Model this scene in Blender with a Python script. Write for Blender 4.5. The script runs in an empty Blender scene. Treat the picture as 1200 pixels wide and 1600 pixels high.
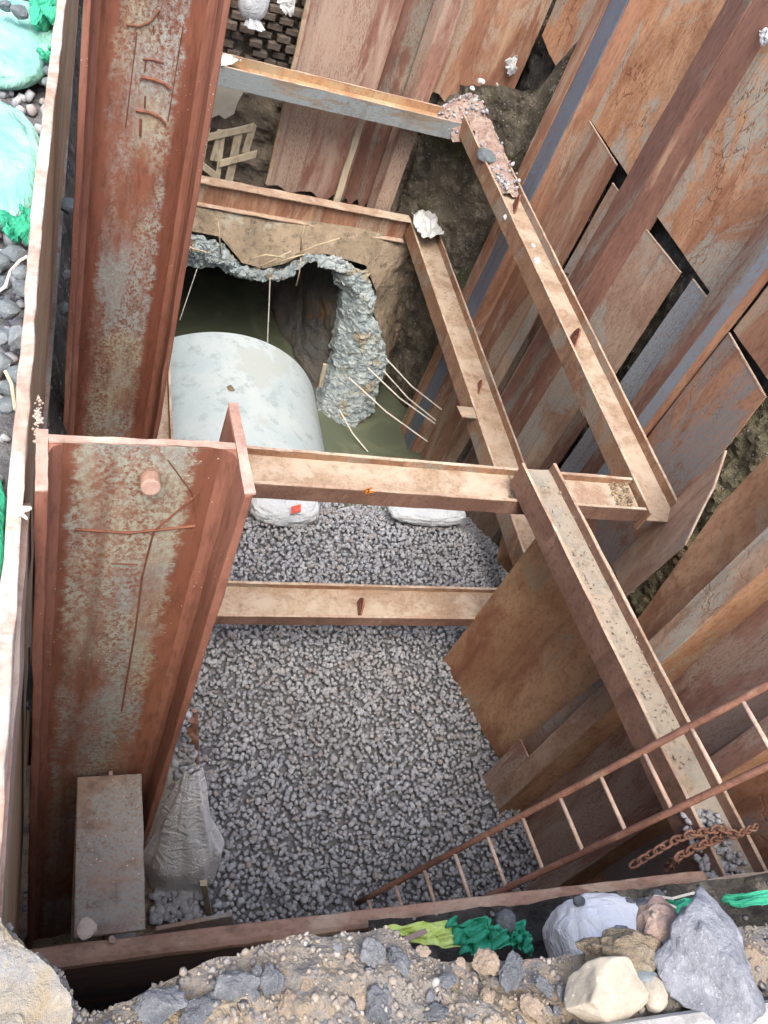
import bpy, bmesh, math, random
import numpy as np
from mathutils import Vector, Matrix, noise

random.seed(7)
rng = np.random.default_rng(7)
scene = bpy.context.scene
COL = scene.collection

# ------------------------------------------------------------------ camera
# origin = eye of the photographer; x to the right, y across the pit, z up.
# levels are written as h = metres below the eye (z = -h); street level is h = 1.4
F_PX = 1322.5
CAM = np.array([[0.9345, -0.0553, -0.3517], [-0.1785, 0.7817, -0.5975], [0.3079, 0.6212, 0.7206]])
def _orth():
    yv = np.array([205 - 600, -(-930 - 800), -F_PX]); yv /= np.linalg.norm(yv)
    zv = -np.array([35 - 600, -(1940 - 800), -F_PX]); zv /= np.linalg.norm(zv)
    xv = np.cross(yv, zv); xv /= np.linalg.norm(xv); yv = np.cross(zv, xv)
    return np.array([xv, yv, zv])
CAM = _orth()
cam = bpy.data.cameras.new('camera')
cam.sensor_fit = 'VERTICAL'; cam.sensor_height = 36; cam.lens = F_PX / 1600 * 36
cam.clip_start = 0.05; cam.clip_end = 500
camo = bpy.data.objects.new('camera', cam)
camo.matrix_world = Matrix([[CAM[i][j] for j in range(3)] + [0] for i in range(3)] + [[0, 0, 0, 1]])
COL.objects.link(camo); scene.camera = camo
def at(px, py, **k):
    """point seen at a photo pixel, at a measured x, y or z (metres) in the pit"""
    v = CAM @ np.array([px - 600, -(py - 800), -F_PX])
    (n, val), = k.items()
    return Vector(v * (val / v['xyz'.index(n)]))

# ------------------------------------------------------------------ light
world = bpy.data.worlds.new('World'); scene.world = world; world.use_nodes = True
nt = world.node_tree; bg = nt.nodes['Background']
sky = nt.nodes.new('ShaderNodeTexSky'); sky.sky_type = 'NISHITA'; sky.sun_disc = False
SUN_EL, SUN_AZ = math.radians(62), math.radians(200)
sky.sun_elevation = SUN_EL; sky.sun_rotation = SUN_AZ; sky.air_density = 1.0; sky.dust_density = 6.0; sky.ozone_density = 1.0
nt.links.new(sky.outputs[0], bg.inputs[0]); bg.inputs[1].default_value = 0.15
sl = bpy.data.lights.new('sun', 'SUN'); sl.energy = .95; sl.angle = math.radians(40); sl.color = (1, .965, .91)
so = bpy.data.objects.new('sun', sl); COL.objects.link(so)
sd = Vector((math.sin(SUN_AZ) * math.cos(SUN_EL), math.cos(SUN_AZ) * math.cos(SUN_EL), math.sin(SUN_EL)))
so.rotation_euler = sd.to_track_quat('Z', 'Y').to_euler()
scene.view_settings.view_transform = 'Standard'; scene.view_settings.look = 'None'
scene.view_settings.exposure = 1.5; scene.view_settings.gamma = 1
scene.render.engine = 'CYCLES'

# ------------------------------------------------------------------ materials
class NT:
    def __init__(s, name, rough=.8, metal=0.0, spec=.3):
        s.m = bpy.data.materials.new(name); s.m.use_nodes = True
        s.t = s.m.node_tree; s.b = s.t.nodes['Principled BSDF']
        s.b.inputs['Roughness'].default_value = rough; s.b.inputs['Metallic'].default_value = metal
        s.b.inputs['Specular IOR Level'].default_value = spec
        s.tc = s.t.nodes.new('ShaderNodeTexCoord'); s.oi = s.t.nodes.new('ShaderNodeObjectInfo')
        off = s.n('ShaderNodeVectorMath', operation='SCALE'); 
        cx = s.n('ShaderNodeCombineXYZ'); 
        for i in range(3): s.l(s.oi.outputs['Random'], cx.inputs[i])
        s.l(cx.outputs[0], off.inputs[0]); off.inputs['Scale'].default_value = 37.0
        s.pos = s.tc.outputs['Object']
        ad = s.n('ShaderNodeVectorMath', operation='ADD'); s.l(s.pos, ad.inputs[0]); s.l(off.outputs[0], ad.inputs[1])
        s.vec = ad.outputs[0]
    def n(s, t, **k):
        q = s.t.nodes.new(t)
        for a, v in k.items(): setattr(q, a, v)
        return q
    def l(s, a, b): s.t.links.new(a, b)
    def scaled(s, sc, src=None):
        q = s.n('ShaderNodeVectorMath', operation='MULTIPLY'); s.l(src or s.vec, q.inputs[0]); q.inputs[1].default_value = sc
        return q.outputs[0]
    def noise(s, scale, sc=(1, 1, 1), detail=6, rough=.6, dist=0.0, src=None):
        q = s.n('ShaderNodeTexNoise'); s.l(s.scaled(sc, src), q.inputs['Vector'])
        q.inputs['Scale'].default_value = scale; q.inputs['Detail'].default_value = detail
        q.inputs['Roughness'].default_value = rough; q.inputs['Distortion'].default_value = dist
        return q.outputs['Fac']
    def vor(s, scale, sc=(1, 1, 1), feature='F1', out='Distance', warp=0.0):
        q = s.n('ShaderNodeTexVoronoi', feature=feature)
        v = s.scaled(sc)
        if warp:
            nz = s.n('ShaderNodeTexNoise'); s.l(v, nz.inputs['Vector']); nz.inputs['Scale'].default_value = 2.5; nz.inputs['Detail'].default_value = 5
            mm = s.n('ShaderNodeVectorMath', operation='MULTIPLY_ADD'); s.l(nz.outputs['Color'], mm.inputs[0]); mm.inputs[1].default_value = (warp,) * 3; s.l(v, mm.inputs[2]); v = mm.outputs[0]
        s.l(v, q.inputs['Vector']); q.inputs['Scale'].default_value = scale
        return q.outputs[out]
    def step(s, f, lo, hi):
        q = s.n('ShaderNodeMapRange', interpolation_type='SMOOTHSTEP'); s.l(f, q.inputs[0])
        q.inputs[1].default_value = lo; q.inputs[2].default_value = hi; return q.outputs[0]
    def mix(s, f, a, b, blend='MIX'):
        q = s.n('ShaderNodeMix', data_type='RGBA', blend_type=blend)
        for i, v in ((0, f), (6, a), (7, b)):
            if hasattr(v, 'links'): s.l(v, q.inputs[i])
            elif i == 0: q.inputs[0].default_value = v
            else: q.inputs[i].default_value = (*v, 1)
        return q.outputs[2]
    def math(s, op, a, b=0.0):
        q = s.n('ShaderNodeMath', operation=op)
        for i, v in enumerate((a, b)):
            if hasattr(v, 'links'): s.l(v, q.inputs[i])
            else: q.inputs[i].default_value = v
        return q.outputs[0]
    def color(s, c):
        if hasattr(c, 'links'): s.l(c, s.b.inputs['Base Color'])
        else: s.b.inputs['Base Color'].default_value = (*c, 1)
    def bump(s, f, dist=.004, strength=.6):
        q = s.n('ShaderNodeBump'); q.inputs['Distance'].default_value = dist; q.inputs['Strength'].default_value = strength
        s.l(f, q.inputs['Height']); s.l(q.outputs[0], s.b.inputs['Normal'])

def steel(name, dark, light, scale_col=None, scale_amt=.5, dust=(.42, .29, .19), dust_amt=.3, st=(1, 1, 1),
          veins=0.0, speck=.35, rough=.75, bumpd=.003, big=1.0, xmask=None, yellow=0.0):
    """weathered steel: two rusts, patches of grey mill scale, dried mud, scratches and white specks"""
    s = NT(name, rough)
    a = s.noise(2.2 * big, st, 8, .65, .6)
    c = s.mix(s.step(a, .36, .62), dark, light)
    fine = s.noise(38, st, 5, .7)
    c = s.mix(s.math('MULTIPLY', s.step(fine, .45, .68), .45), c, tuple(v * .45 for v in dark))
    if scale_col:
        if yellow:
            scq = s.mix(s.math('MULTIPLY', s.step(s.noise(3.1, (1, 1, .7), 4, .6), .45, .62), yellow), scale_col, (.42, .33, .13))
        else: scq = scale_col
        p = s.noise(1.5 * big, tuple(v * 1.0 for v in st), 9, .68, .8)
        lo = .64 - .3 * scale_amt
        msk = s.step(p, lo, lo + .07)
        if xmask:
            sep = s.n('ShaderNodeSeparateXYZ'); s.l(s.pos, sep.inputs[0])
            wob = s.math('MULTIPLY', s.math('SUBTRACT', s.noise(9, (1, 1, 3.0), 5, .7), .5), .09)
            xx = s.math('ADD', sep.outputs[0], wob)
            m1 = s.step(xx, xmask[0], xmask[0] + .02); m2 = s.math('SUBTRACT', 1.0, s.step(xx, xmask[1] - .02, xmask[1]))
            inner = s.math('MULTIPLY', m1, m2)
            clean = s.math('MULTIPLY', s.step(s.noise(3.2, (3.2, 1, .5), 5, .6), .46, .62), .8); pit = s.math('MAXIMUM', s.math('ADD', s.math('MULTIPLY', s.step(s.noise(48, (1, 1, .8), 6, .8), .40, .56), .7), .3), clean)
            big_p = s.step(s.noise(2.4, (2.2, 1, .7), 6, .65), .33, .58)
            msk = s.math('MULTIPLY', inner, s.math('MULTIPLY', pit, big_p))
        pores = s.step(s.noise(85, (1, 1, .8) if xmask else st, 5, .75), .40, .52)
        if xmask: pores = s.math('MAXIMUM', pores, s.math('MULTIPLY', clean, .85))
        c = s.mix(s.math('MULTIPLY', msk, pores), c, scq)
    d = s.noise(3.0, st, 9, .7, .4)
    lo = .66 - .34 * dust_amt
    c = s.mix(s.math('MULTIPLY', s.step(d, lo, lo + .16), .8), c, dust)
    drip = s.noise(5.0, (st[0] * 2.6, st[1] * 2.6, st[2] * .22), 5, .6)
    c = s.mix(s.math('MULTIPLY', s.step(drip, .52, .72), .45), c, tuple(v * .5 for v in dark))
    h = s.math('ADD', s.math('MULTIPLY', fine, .5), a)
    if veins:
        v = s.vor(3.4, (1.4, 1.4, .6), 'DISTANCE_TO_EDGE', warp=.9)
        vm = s.math('MULTIPLY', s.math('SUBTRACT', 1.0, s.step(v, .006, .028)), s.step(s.noise(1.7, (1, 1, 1), 3), .42, .58))
        v2 = s.vor(9, (1.3, 1.3, .5), 'DISTANCE_TO_EDGE', warp=1.3)
        vm2 = s.math('MULTIPLY', s.math('SUBTRACT', 1.0, s.step(v2, .004, .05)), .5)
        c = s.mix(s.math('MULTIPLY', s.math('MAXIMUM', vm, vm2), veins), c, (.16, .06, .03))
        h = s.math('SUBTRACT', h, vm)
    if speck:
        k = s.vor(55, (1, 1, 1))
        km = s.math('MULTIPLY', s.math('SUBTRACT', 1.0, s.step(k, .05, .12)), s.step(s.noise(4, (1, 1, 1), 3), .5, .62))
        c = s.mix(s.math('MULTIPLY', km, speck), c, (.75, .68, .6))
    s.color(c); s.bump(h, bumpd, .8)
    s.l(s.math('ADD', s.math('MULTIPLY', fine, .3), rough - .18), s.b.inputs['Roughness'])
    return s.m

def earthy(name, cols, scale=3.0, bumpd=.02, st=(1, 1, 1), rough=.95, stones=0.0, spec=.15):
    s = NT(name, rough, spec=spec)
    a = s.noise(scale, st, 9, .68, .5); b = s.noise(scale * 3.1, st, 8, .7)
    c = s.mix(s.step(a, .36, .62), cols[0], cols[1])
    if len(cols) > 2: c = s.mix(s.step(b, .5, .66), c, cols[2])
    if len(cols) > 3: c = s.mix(s.step(s.noise(scale * .7, (1, 1, 1), 5, .6), .56, .64), c, cols[3])
    h = s.math('ADD', s.math('MULTIPLY', a, 1.5), b)
    fine = s.noise(70, (1, 1, 1), 4, .75); h = s.math('ADD', h, s.math('MULTIPLY', fine, .35))
    c = s.mix(s.math('MULTIPLY', s.step(fine, .55, .75), .35), c, tuple(min(1, v * 1.7) for v in cols[0]))
    if stones:
        k = s.vor(26, (1, 1, 1)); km = s.math('SUBTRACT', 1.0, s.step(k, .18, .34))
        kc = s.vor(26, (1, 1, 1), out='Color'); 
        sep = s.n('ShaderNodeSeparateColor'); s.l(kc, sep.inputs[0])
        km = s.math('MULTIPLY', km, s.step(sep.outputs[0], 1 - stones, 1 - stones + .05))
        c = s.mix(s.math('MULTIPLY', km, .8), c, (.34, .33, .32)); h = s.math('ADD', h, km)
    s.color(c); s.bump(h, bumpd, .9)
    return s.m

def rocky(name, a, b, per_island=False, scale=9.0, bumpd=.006, c3=None):
    s = NT(name, .88, spec=.25)
    if per_island:
        g = s.n('ShaderNodeNewGeometry'); r = g.outputs['Random Per Island']
    else: r = s.oi.outputs['Random']
    nz = s.noise(scale, (1, 1, 1), 7, .7)
    c = s.mix(r, a, b)
    if c3: c = s.mix(s.step(r, .86, .9), c, c3)
    c = s.mix(s.step(nz, .35, .7), tuple(v * .7 for v in a), c, 'MIX') if not per_island else s.mix(s.math('MULTIPLY', s.step(s.noise(1.1, (1, 1, 1), 3), .45, .62), .3), c, (.2, .19, .18))
    sp = s.noise(scale * 9, (1, 1, 1), 3, .8)
    c = s.mix(s.math('MULTIPLY', s.step(sp, .58, .72), .5), c, tuple(min(1, v * 1.9) for v in b))
    s.color(c)
    if not per_island: s.bump(s.math('ADD', nz, s.math('MULTIPLY', sp, .3)), bumpd, .8)
    return s.m

def cloth(name, a, b, weave=260, trans=.0, rough=.6, dirt=(.35, .3, .22), dirt_amt=.25):
    s = NT(name, rough, spec=.35)
    nz = s.noise(5, (1, 1, 1), 6, .65)
    c = s.mix(s.step(nz, .35, .7), a, b)
    dd = s.noise(7, (1, 1, 1), 8, .75, .4); lo = .72 - .25 * dirt_amt
    c = s.mix(s.math('MULTIPLY', s.step(dd, lo, lo + .12), .7), c, dirt)
    w = s.n('ShaderNodeTexWave'); s.l(s.scaled((1, 1, 1)), w.inputs[0]); w.inputs['Scale'].default_value = weave; w.inputs['Distortion'].default_value = 1.0
    wr = s.noise(16, (1, .35, 1), 6, .7, 1.0)
    cr = s.math('ABSOLUTE', s.math('SUBTRACT', s.noise(9, (1, .4, 1), 4, .6, 1.5), .5)); cr = s.math('MINIMUM', s.math('MULTIPLY', cr, 6), 1.0)
    s.color(c); s.bump(s.math('ADD', s.math('MULTIPLY', w.outputs['Fac'], .05), s.math('ADD', wr, s.math('MULTIPLY', cr, .8))), .009, .9)
    if trans: s.b.inputs['Transmission Weight'].default_value = 0; s.b.inputs['Sheen Weight'].default_value = .2
    return s.m

M = {}
V = (1.3, 1.3, .28)            # streaks down a plate
X = (.3, 1.3, 1.3); Y = (1.3, .3, 1.3)
M['pile_web'] = steel('rusted web with grey scale', (.175, .068, .04), (.245, .105, .065), (.25, .29, .275), .9, dust_amt=.10, st=V, xmask=(.06, .325), speck=.9, yellow=.3)
M['pile_web_far'] = steel('rusted web with dull grey scale', (.13, .045, .028), (.22, .085, .052), (.27, .29, .27), .9, dust_amt=.15, st=V, xmask=(.085, .315), speck=.5, yellow=.4)
M['pile_flange'] = steel('red rust flange', (.185, .075, .05), (.26, .115, .078), dust_amt=.25, st=V, speck=.8)
M['pile_edge'] = steel('pale red oxide edge', (.27, .155, .12), (.36, .25, .20), dust_amt=.55, dust=(.44, .36, .30), speck=.8)
M['orange'] = steel('orange rust beam', (.205, .105, .062), (.30, .18, .11), (.24, .22, .18), .45, dust_amt=.35, st=(1, 1, 1), speck=.3)
M['purple'] = steel('purple brown rust', (.155, .088, .066), (.225, .135, .10), dust_amt=.2, st=(1, 1, 1), speck=.3)
M['bluegrey'] = steel('blue grey mill scale', (.17, .13, .10), (.22, .2, .17), (.19, .235, .26), .8, dust_amt=.3, dust=(.36, .31, .24), st=X)
M['web_dust'] = steel('dusty beam web', (.27, .19, .13), (.36, .275, .20), (.25, .16, .11), .3, dust=(.40, .335, .26), dust_amt=.65, st=(1, 1, 1), speck=.4, bumpd=.005)
M['web_mud'] = steel('muddy beam web', (.24, .19, .14), (.33, .27, .205), (.2, .20, .18), .5, dust=(.29, .26, .21), dust_amt=.8, speck=.5, bumpd=.012)
M['lip'] = steel('worn pale flange edge', (.31, .21, .155), (.42, .33, .25), dust_amt=.5, dust=(.47, .41, .33), speck=.2)
M['lip_white'] = steel('lime splashed edge', (.32, .22, .17), (.44, .38, .34), dust=(.5, .46, .42), dust_amt=.5, speck=.5, big=2)
M['plate_tan'] = steel('tan scaly plate', (.38, .19, .10), (.56, .32, .18), (.37, .38, .32), .45, dust=(.27, .09, .045), dust_amt=.3, st=(1, 1, .6), veins=.8, big=.8)
M['plate_tan2'] = steel('tan and grey scaly plate', (.36, .18, .10), (.52, .30, .175), (.34, .345, .29), .6, dust=(.26, .085, .045), dust_amt=.35, st=(1, 1, .6), veins=.8, big=.8)
M['plate_red'] = steel('red rust plate', (.22, .105, .066), (.33, .185, .12), (.33, .27, .21), .45, dust_amt=.42, st=V)
M['plate_grey'] = steel('grey brown plate', (.30, .185, .125), (.43, .305, .22), (.34, .34, .30), .5, dust_amt=.45, dust=(.42, .31, .22), st=(1, 1, .6), veins=.25)
M['plate_blue'] = steel('blue grey plate', (.20, .14, .12), (.26, .19, .16), (.25, .29, .31), .95, dust_amt=.15, st=(1, 1, .5))
M['plate_dark'] = steel('dark stained plate', (.22, .11, .07), (.36, .20, .125), (.2, .205, .205), .6, dust_amt=.25, st=(1.2, 1.2, .5), veins=.15)
M['plate_brown'] = steel('warm brown plate', (.29, .15, .085), (.44, .27, .16), (.3, .24, .17), .3, dust=(.21, .085, .048), dust_amt=.42, st=(.9, .9, .5), speck=.3)
M['plate_bent'] = steel('pale bent plate', (.34, .2, .14), (.46, .32, .22), (.33, .3, .25), .3, dust=(.5, .38, .27), dust_amt=.5, st=(1, 1, .5), speck=.2)
M['plate_mud'] = steel('mud crusted plate', (.19, .095, .072), (.28, .16, .125), (.33, .255, .205), .62, dust_amt=.5, dust=(.36, .28, .225), st=V, speck=.4)
M['ridge'] = steel('ridge steel', (.125, .065, .05), (.19, .10, .075), (.19, .185, .155), .45, dust_amt=.25, st=V, speck=.3)
M['ridge_blue'] = steel('blue ridge steel', (.13, .10, .10), (.19, .14, .13), (.12, .155, .20), .95, dust_amt=.2, st=V)
M['face_dark'] = steel('dark waler face', (.25, .17, .15), (.33, .24, .21), (.1, .1, .12), .4, dust_amt=.1, st=X)
M['stub'] = steel('mud stained grey steel', (.16, .105, .08), (.24, .175, .14), (.20, .20, .19), .55, dust_amt=.3, speck=1.0)
M['olive'] = steel('olive brown girder face', (.30, .17, .095), (.42, .27, .15), (.33, .29, .19), .45, dust_amt=.3, st=(1.5, .25, 1.5))
M['lip_rust'] = steel('dusty rusted lip', (.21, .12, .085), (.32, .20, .145), dust=(.40, .32, .24), dust_amt=.6, st=(.7, 1.3, 1.3), speck=.4)
M['ladder'] = steel('rusted ladder pipe', (.2, .1, .075), (.32, .17, .12), dust_amt=.35, st=X, speck=.2)
M['rung'] = steel('mud rubbed rung', (.42, .3, .24), (.56, .44, .37), dust_amt=.4)
M['chain'] = steel('rusted chain', (.17, .085, .06), (.28, .15, .1), dust_amt=.2)
M['soil_dark'] = earthy('dark soil', [(.035, .033, .03), (.1, .094, .082), (.19, .175, .145)], 2.6, .07, stones=.2)
M['soil_corner'] = earthy('damp corner earth', [(.075, .068, .055), (.15, .135, .10), (.24, .21, .165), (.12, .125, .075)], 2.6, .07, stones=.3)
M['moss'] = earthy('mossy clay', [(.14, .125, .08), (.24, .215, .13), (.1, .09, .07)], 5, .05, stones=.3)
M['soil_far'] = earthy('grey brown clay', [(.17, .145, .115), (.27, .23, .18), (.13, .11, .09)], 1.8, .05, stones=.25)
M['soil_mid'] = earthy('wet brown clay', [(.19, .155, .11), (.29, .235, .17), (.12, .10, .08), (.3, .3, .25)], 2.5, .04, stones=.25)
M['soil_heap'] = earthy('reddish spoil', [(.27, .18, .15), (.36, .29, .25), (.2, .16, .14)], 7, .02, stones=.4)
M['rim'] = earthy('broken road base', [(.33, .265, .19), (.26, .245, .225), (.18, .192, .215), (.37, .30, .21)], 6.5, .03, stones=.65)
M['rim_side'] = earthy('sandy broken edge', [(.34, .26, .165), (.25, .2, .14), (.16, .13, .10)], 6, .02, stones=.3)
M['road'] = earthy('dusty concrete paving', [(.34, .335, .32), (.42, .41, .40), (.27, .27, .26)], 6, .006)
M['concrete'] = earthy('pale concrete', [(.35, .425, .45), (.41, .47, .485), (.29, .35, .365), (.36, .405, .40)], 1.7, .002, rough=.8)
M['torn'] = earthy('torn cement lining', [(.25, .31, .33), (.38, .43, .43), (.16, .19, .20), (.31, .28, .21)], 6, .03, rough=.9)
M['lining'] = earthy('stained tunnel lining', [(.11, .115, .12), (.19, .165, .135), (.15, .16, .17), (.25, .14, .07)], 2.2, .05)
M['corner'] = earthy('sandy corner concrete', [(.33, .275, .19), (.29, .30, .305), (.38, .35, .28), (.24, .25, .26)], 9, .02)
M['plaster'] = earthy('grey plaster patch', [(.42, .41, .36), (.5, .49, .44)], 4, .004)
M['brick'] = earthy('dull brick', [(.09, .075, .063), (.13, .11, .092)], 12, .01)
M['gravel'] = rocky('crushed grey stone', (.20, .214, .242), (.40, .415, .44), True, 14, .003, (.27, .25, .245))
M['grit'] = rocky('mixed grit', (.15, .145, .14), (.29, .25, .20), True, 14, .003, (.30, .29, .28))
M['gravel_bed'] = earthy('gravel fines', [(.15, .157, .17), (.21, .215, .225)], 20, .02)
M['rock_grey'] = rocky('blue grey rubble', (.13, .14, .155), (.225, .235, .245), False, 22, .02)
M['rock_warm'] = rocky('warm rubble', (.26, .205, .155), (.33, .27, .21), False, 22, .012)
M['rock_beige'] = rocky('beige rock', (.36, .32, .255), (.41, .375, .31), False, 10, .003)
M['rock_boulder'] = rocky('mottled blue grey boulder', (.21, .225, .262), (.34, .355, .38), False, 17, .02)
M['stone_blue'] = rocky('dark loose stone', (.13, .155, .17), (.23, .26, .28), False, 12, .004)
M['white_sack'] = cloth('white woven sack', (.45, .49, .53), (.55, .58, .6), dirt=(.4, .38, .34), dirt_amt=.3)
M['white_clean'] = cloth('clean white woven sack', (.80, .84, .88), (.86, .87, .88), dirt=(.55, .54, .52), dirt_amt=.05)
M['green_sack'] = cloth('mint woven sack', (.20, .50, .42), (.38, .64, .57), dirt=(.12, .5, .36), dirt_amt=.45)
M['green_dark'] = cloth('green net cloth', (.03, .33, .19), (.07, .5, .32), dirt=(.02, .2, .13), dirt_amt=.3)
M['yellow_cloth'] = cloth('lime yellow cloth', (.62, .78, .22), (.72, .85, .34), dirt=(.5, .55, .3), dirt_amt=.2)
M['white_cloth'] = cloth('white rag', (.5, .52, .52), (.6, .62, .62), dirt=(.4, .36, .3), dirt_amt=.3)
M['cord'] = cloth('white cord', (.6, .57, .5), (.7, .68, .6))
M['wood'] = earthy('weathered timber', [(.34, .3, .22), (.46, .41, .31), (.24, .2, .15)], 4, .004, st=(1, 1, .2))
M['root'] = earthy('dry root', [(.4, .33, .23), (.5, .43, .3)], 10, .003)
M['red_print'] = cloth('red print', (.5, .08, .06), (.6, .12, .08))
M['orange_paint'] = cloth('orange spray paint', (.62, .2, .03), (.7, .28, .05))
M['rust_mark'] = steel('rust scar', (.13, .05, .03), (.18, .07, .04), dust_amt=.1)
_w = NT('turbid water', .06, spec=.5)
_w.color(_w.mix(_w.step(_w.noise(1.3, (1, 1, 1), 6, .6, 1.2), .4, .65), (.085, .10, .068), (.12, .135, .09)))
_w.bump(_w.noise(5, (1, 1, 1), 5, .6, .5), .012, .35); M['water'] = _w.m

# ------------------------------------------------------------------ mesh helpers
class MB:
    def __init__(s): s.v = []; s.f = []
    def add(s, vs, fs):
        o = len(s.v); s.v += [Vector(v) for v in vs]; s.f += [tuple(i + o for i in f) for f in fs]
    def bar(s, a, b, u, v, seg=1, jit=0.0):
        """rectangular bar from a to b; a, b = one corner edge, u and v = section vectors"""
        a, b, u, v = Vector(a), Vector(b), Vector(u), Vector(v)
        vs, fs = [], []
        for i in range(seg + 1):
            p = a.lerp(b, i / seg)
            for q in (p, p + u, p + u + v, p + v):
                j = Vector([random.uniform(-jit, jit) for _ in range(3)]) if jit else Vector()
                vs.append(q + j)
        for i in range(seg):
            k = i * 4
            for e in range(4): fs.append((k + e, k + (e + 1) % 4, k + 4 + (e + 1) % 4, k + 4 + e))
        fs.append((3, 2, 1, 0)); k = seg * 4; fs.append((k, k + 1, k + 2, k + 3))
        s.add(vs, fs)
    def prism(s, pts, d):
        """polygon (3D points) extruded by the vector d"""
        n = len(pts); d = Vector(d); P = [Vector(p) for p in pts]
        s.add(P + [p + d for p in P], [tuple(range(n - 1, -1, -1)), tuple(range(n, 2 * n))] + [(i, (i + 1) % n, n + (i + 1) % n, n + i) for i in range(n)])
    def tube(s, pts, r, n=10, taper=None, cap=True):
        P = [Vector(p) for p in pts]; vs, fs = [], []
        up = Vector((0.13, 0.27, .95))
        for i, p in enumerate(P):
            t = (P[min(i + 1, len(P) - 1)] - P[max(i - 1, 0)]).normalized()
            a = t.cross(up).normalized(); b = t.cross(a)
            rr = r if taper is None else r * taper[i]
            for k in range(n):
                an = 2 * math.pi * k / n; vs.append(p + a * math.cos(an) * rr + b * math.sin(an) * rr)
        for i in range(len(P) - 1):
            for k in range(n): fs.append((i * n + k, i * n + (k + 1) % n, (i + 1) * n + (k + 1) % n, (i + 1) * n + k))
        if cap: fs += [tuple(range(n - 1, -1, -1)), tuple(range((len(P) - 1) * n, len(P) * n))]
        s.add(vs, fs)
    def build(s, name, mat, parent=None, origin=None, smooth=False, bevel=0.0):
        me = bpy.data.meshes.new(name)
        if parent is not None: org = Vector(parent['_o'])
        elif origin is not None: org = Vector(origin)
        else:
            n = len(s.v); org = Vector((sum(v.x for v in s.v) / n, sum(v.y for v in s.v) / n, min(v.z for v in s.v)))
        me.from_pydata([tuple(v - org) for v in s.v], [], s.f); me.update()
        bm = bmesh.new(); bm.from_mesh(me); bmesh.ops.recalc_face_normals(bm, faces=bm.faces); bm.to_mesh(me); bm.free()
        me.materials.append(M[mat])
        if smooth: me.polygons.foreach_set('use_smooth', [True] * len(me.polygons))
        o = bpy.data.objects.new(name, me); COL.objects.link(o)
        if parent is not None: o.parent = parent
        else: o.location = org
        o['_o'] = list(org)
        if bevel:
            b = o.modifiers.new('bevel', 'BEVEL'); b.width = bevel; b.segments = 2; b.limit_method = 'ANGLE'; b.angle_limit = math.radians(50)
        return o

def tag(o, label=None, cat=None, group=None, kind=None):
    if label: o['label'] = label
    if cat: o['category'] = cat
    if group: o['group'] = group
    if kind: o['kind'] = kind
    return o
def thing(name, loc, label, cat, group=None):
    o = bpy.data.objects.new(name, None); o.empty_display_size = .1; o.location = loc; COL.objects.link(o); o['_o'] = list(loc)
    return tag(o, label, cat, group)
def structure(name, mb, mat, **k): return tag(mb.build(name, mat, **k), kind='structure')
def nz(p, s=1.0, o=5): return noise.fractal(Vector(p) * s, .9, 2.0, o)

def grid(fn, nu, nv):
    vs = [fn(i / nu, j / nv) for j in range(nv + 1) for i in range(nu + 1)]
    fs = [(j * (nu + 1) + i, j * (nu + 1) + i + 1, (j + 1) * (nu + 1) + i + 1, (j + 1) * (nu + 1) + i) for j in range(nv) for i in range(nu)]
    m = MB(); m.add(vs, fs); return m

def ico(sub):
    bm = bmesh.new(); bmesh.ops.create_icosphere(bm, subdivisions=sub, radius=1)
    vs = [v.co.copy() for v in bm.verts]; fs = [tuple(v.index for v in f.verts) for f in bm.faces]; bm.free(); return vs, fs
ICO1, ICO3, ICO4 = ico(1), ico(3), ico(5)
ICO2 = ico(2)
def facet_rock(base, seed, cuts=9, depth=(.62, .92), rough=.06):
    r = random.Random(seed); vs = [v.copy() for v in base[0]]
    for _ in range(cuts):
        n = Vector([r.gauss(0, 1) for _ in range(3)]).normalized(); d = r.uniform(*depth)
        for v in vs:
            k = v.dot(n)
            if k > d: v -= n * (k - d)
    return [v * (1 + rough * noise.noise(v * 2.5 + Vector((seed, 0, 0))) + (rough * .35 * noise.noise(v * 7 + Vector((0, seed, 0))) + rough * .15 * noise.noise(v * 17) if len(vs) > 400 else 0)) for v in vs], base[1]
def rock(name, c, size, mat, seed, rot=None, parent=None, base=None, cuts=9, rough=.08, depth=(.62, .92)):
    vs, fs = facet_rock(base or ICO2, seed, cuts, depth=depth, rough=rough); r = random.Random(seed + 999)
    R = Matrix.Rotation(rot if rot is not None else r.uniform(0, 6.28), 3, 'Z') @ Matrix.Rotation(r.uniform(-.4, .4), 3, 'X')
    m = MB(); m.add([Vector(c) + R @ Vector((v.x * size[0], v.y * size[1], v.z * size[2])) for v in vs], fs)
    return m.build(name, mat, parent, smooth=len(vs) > 400)

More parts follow.
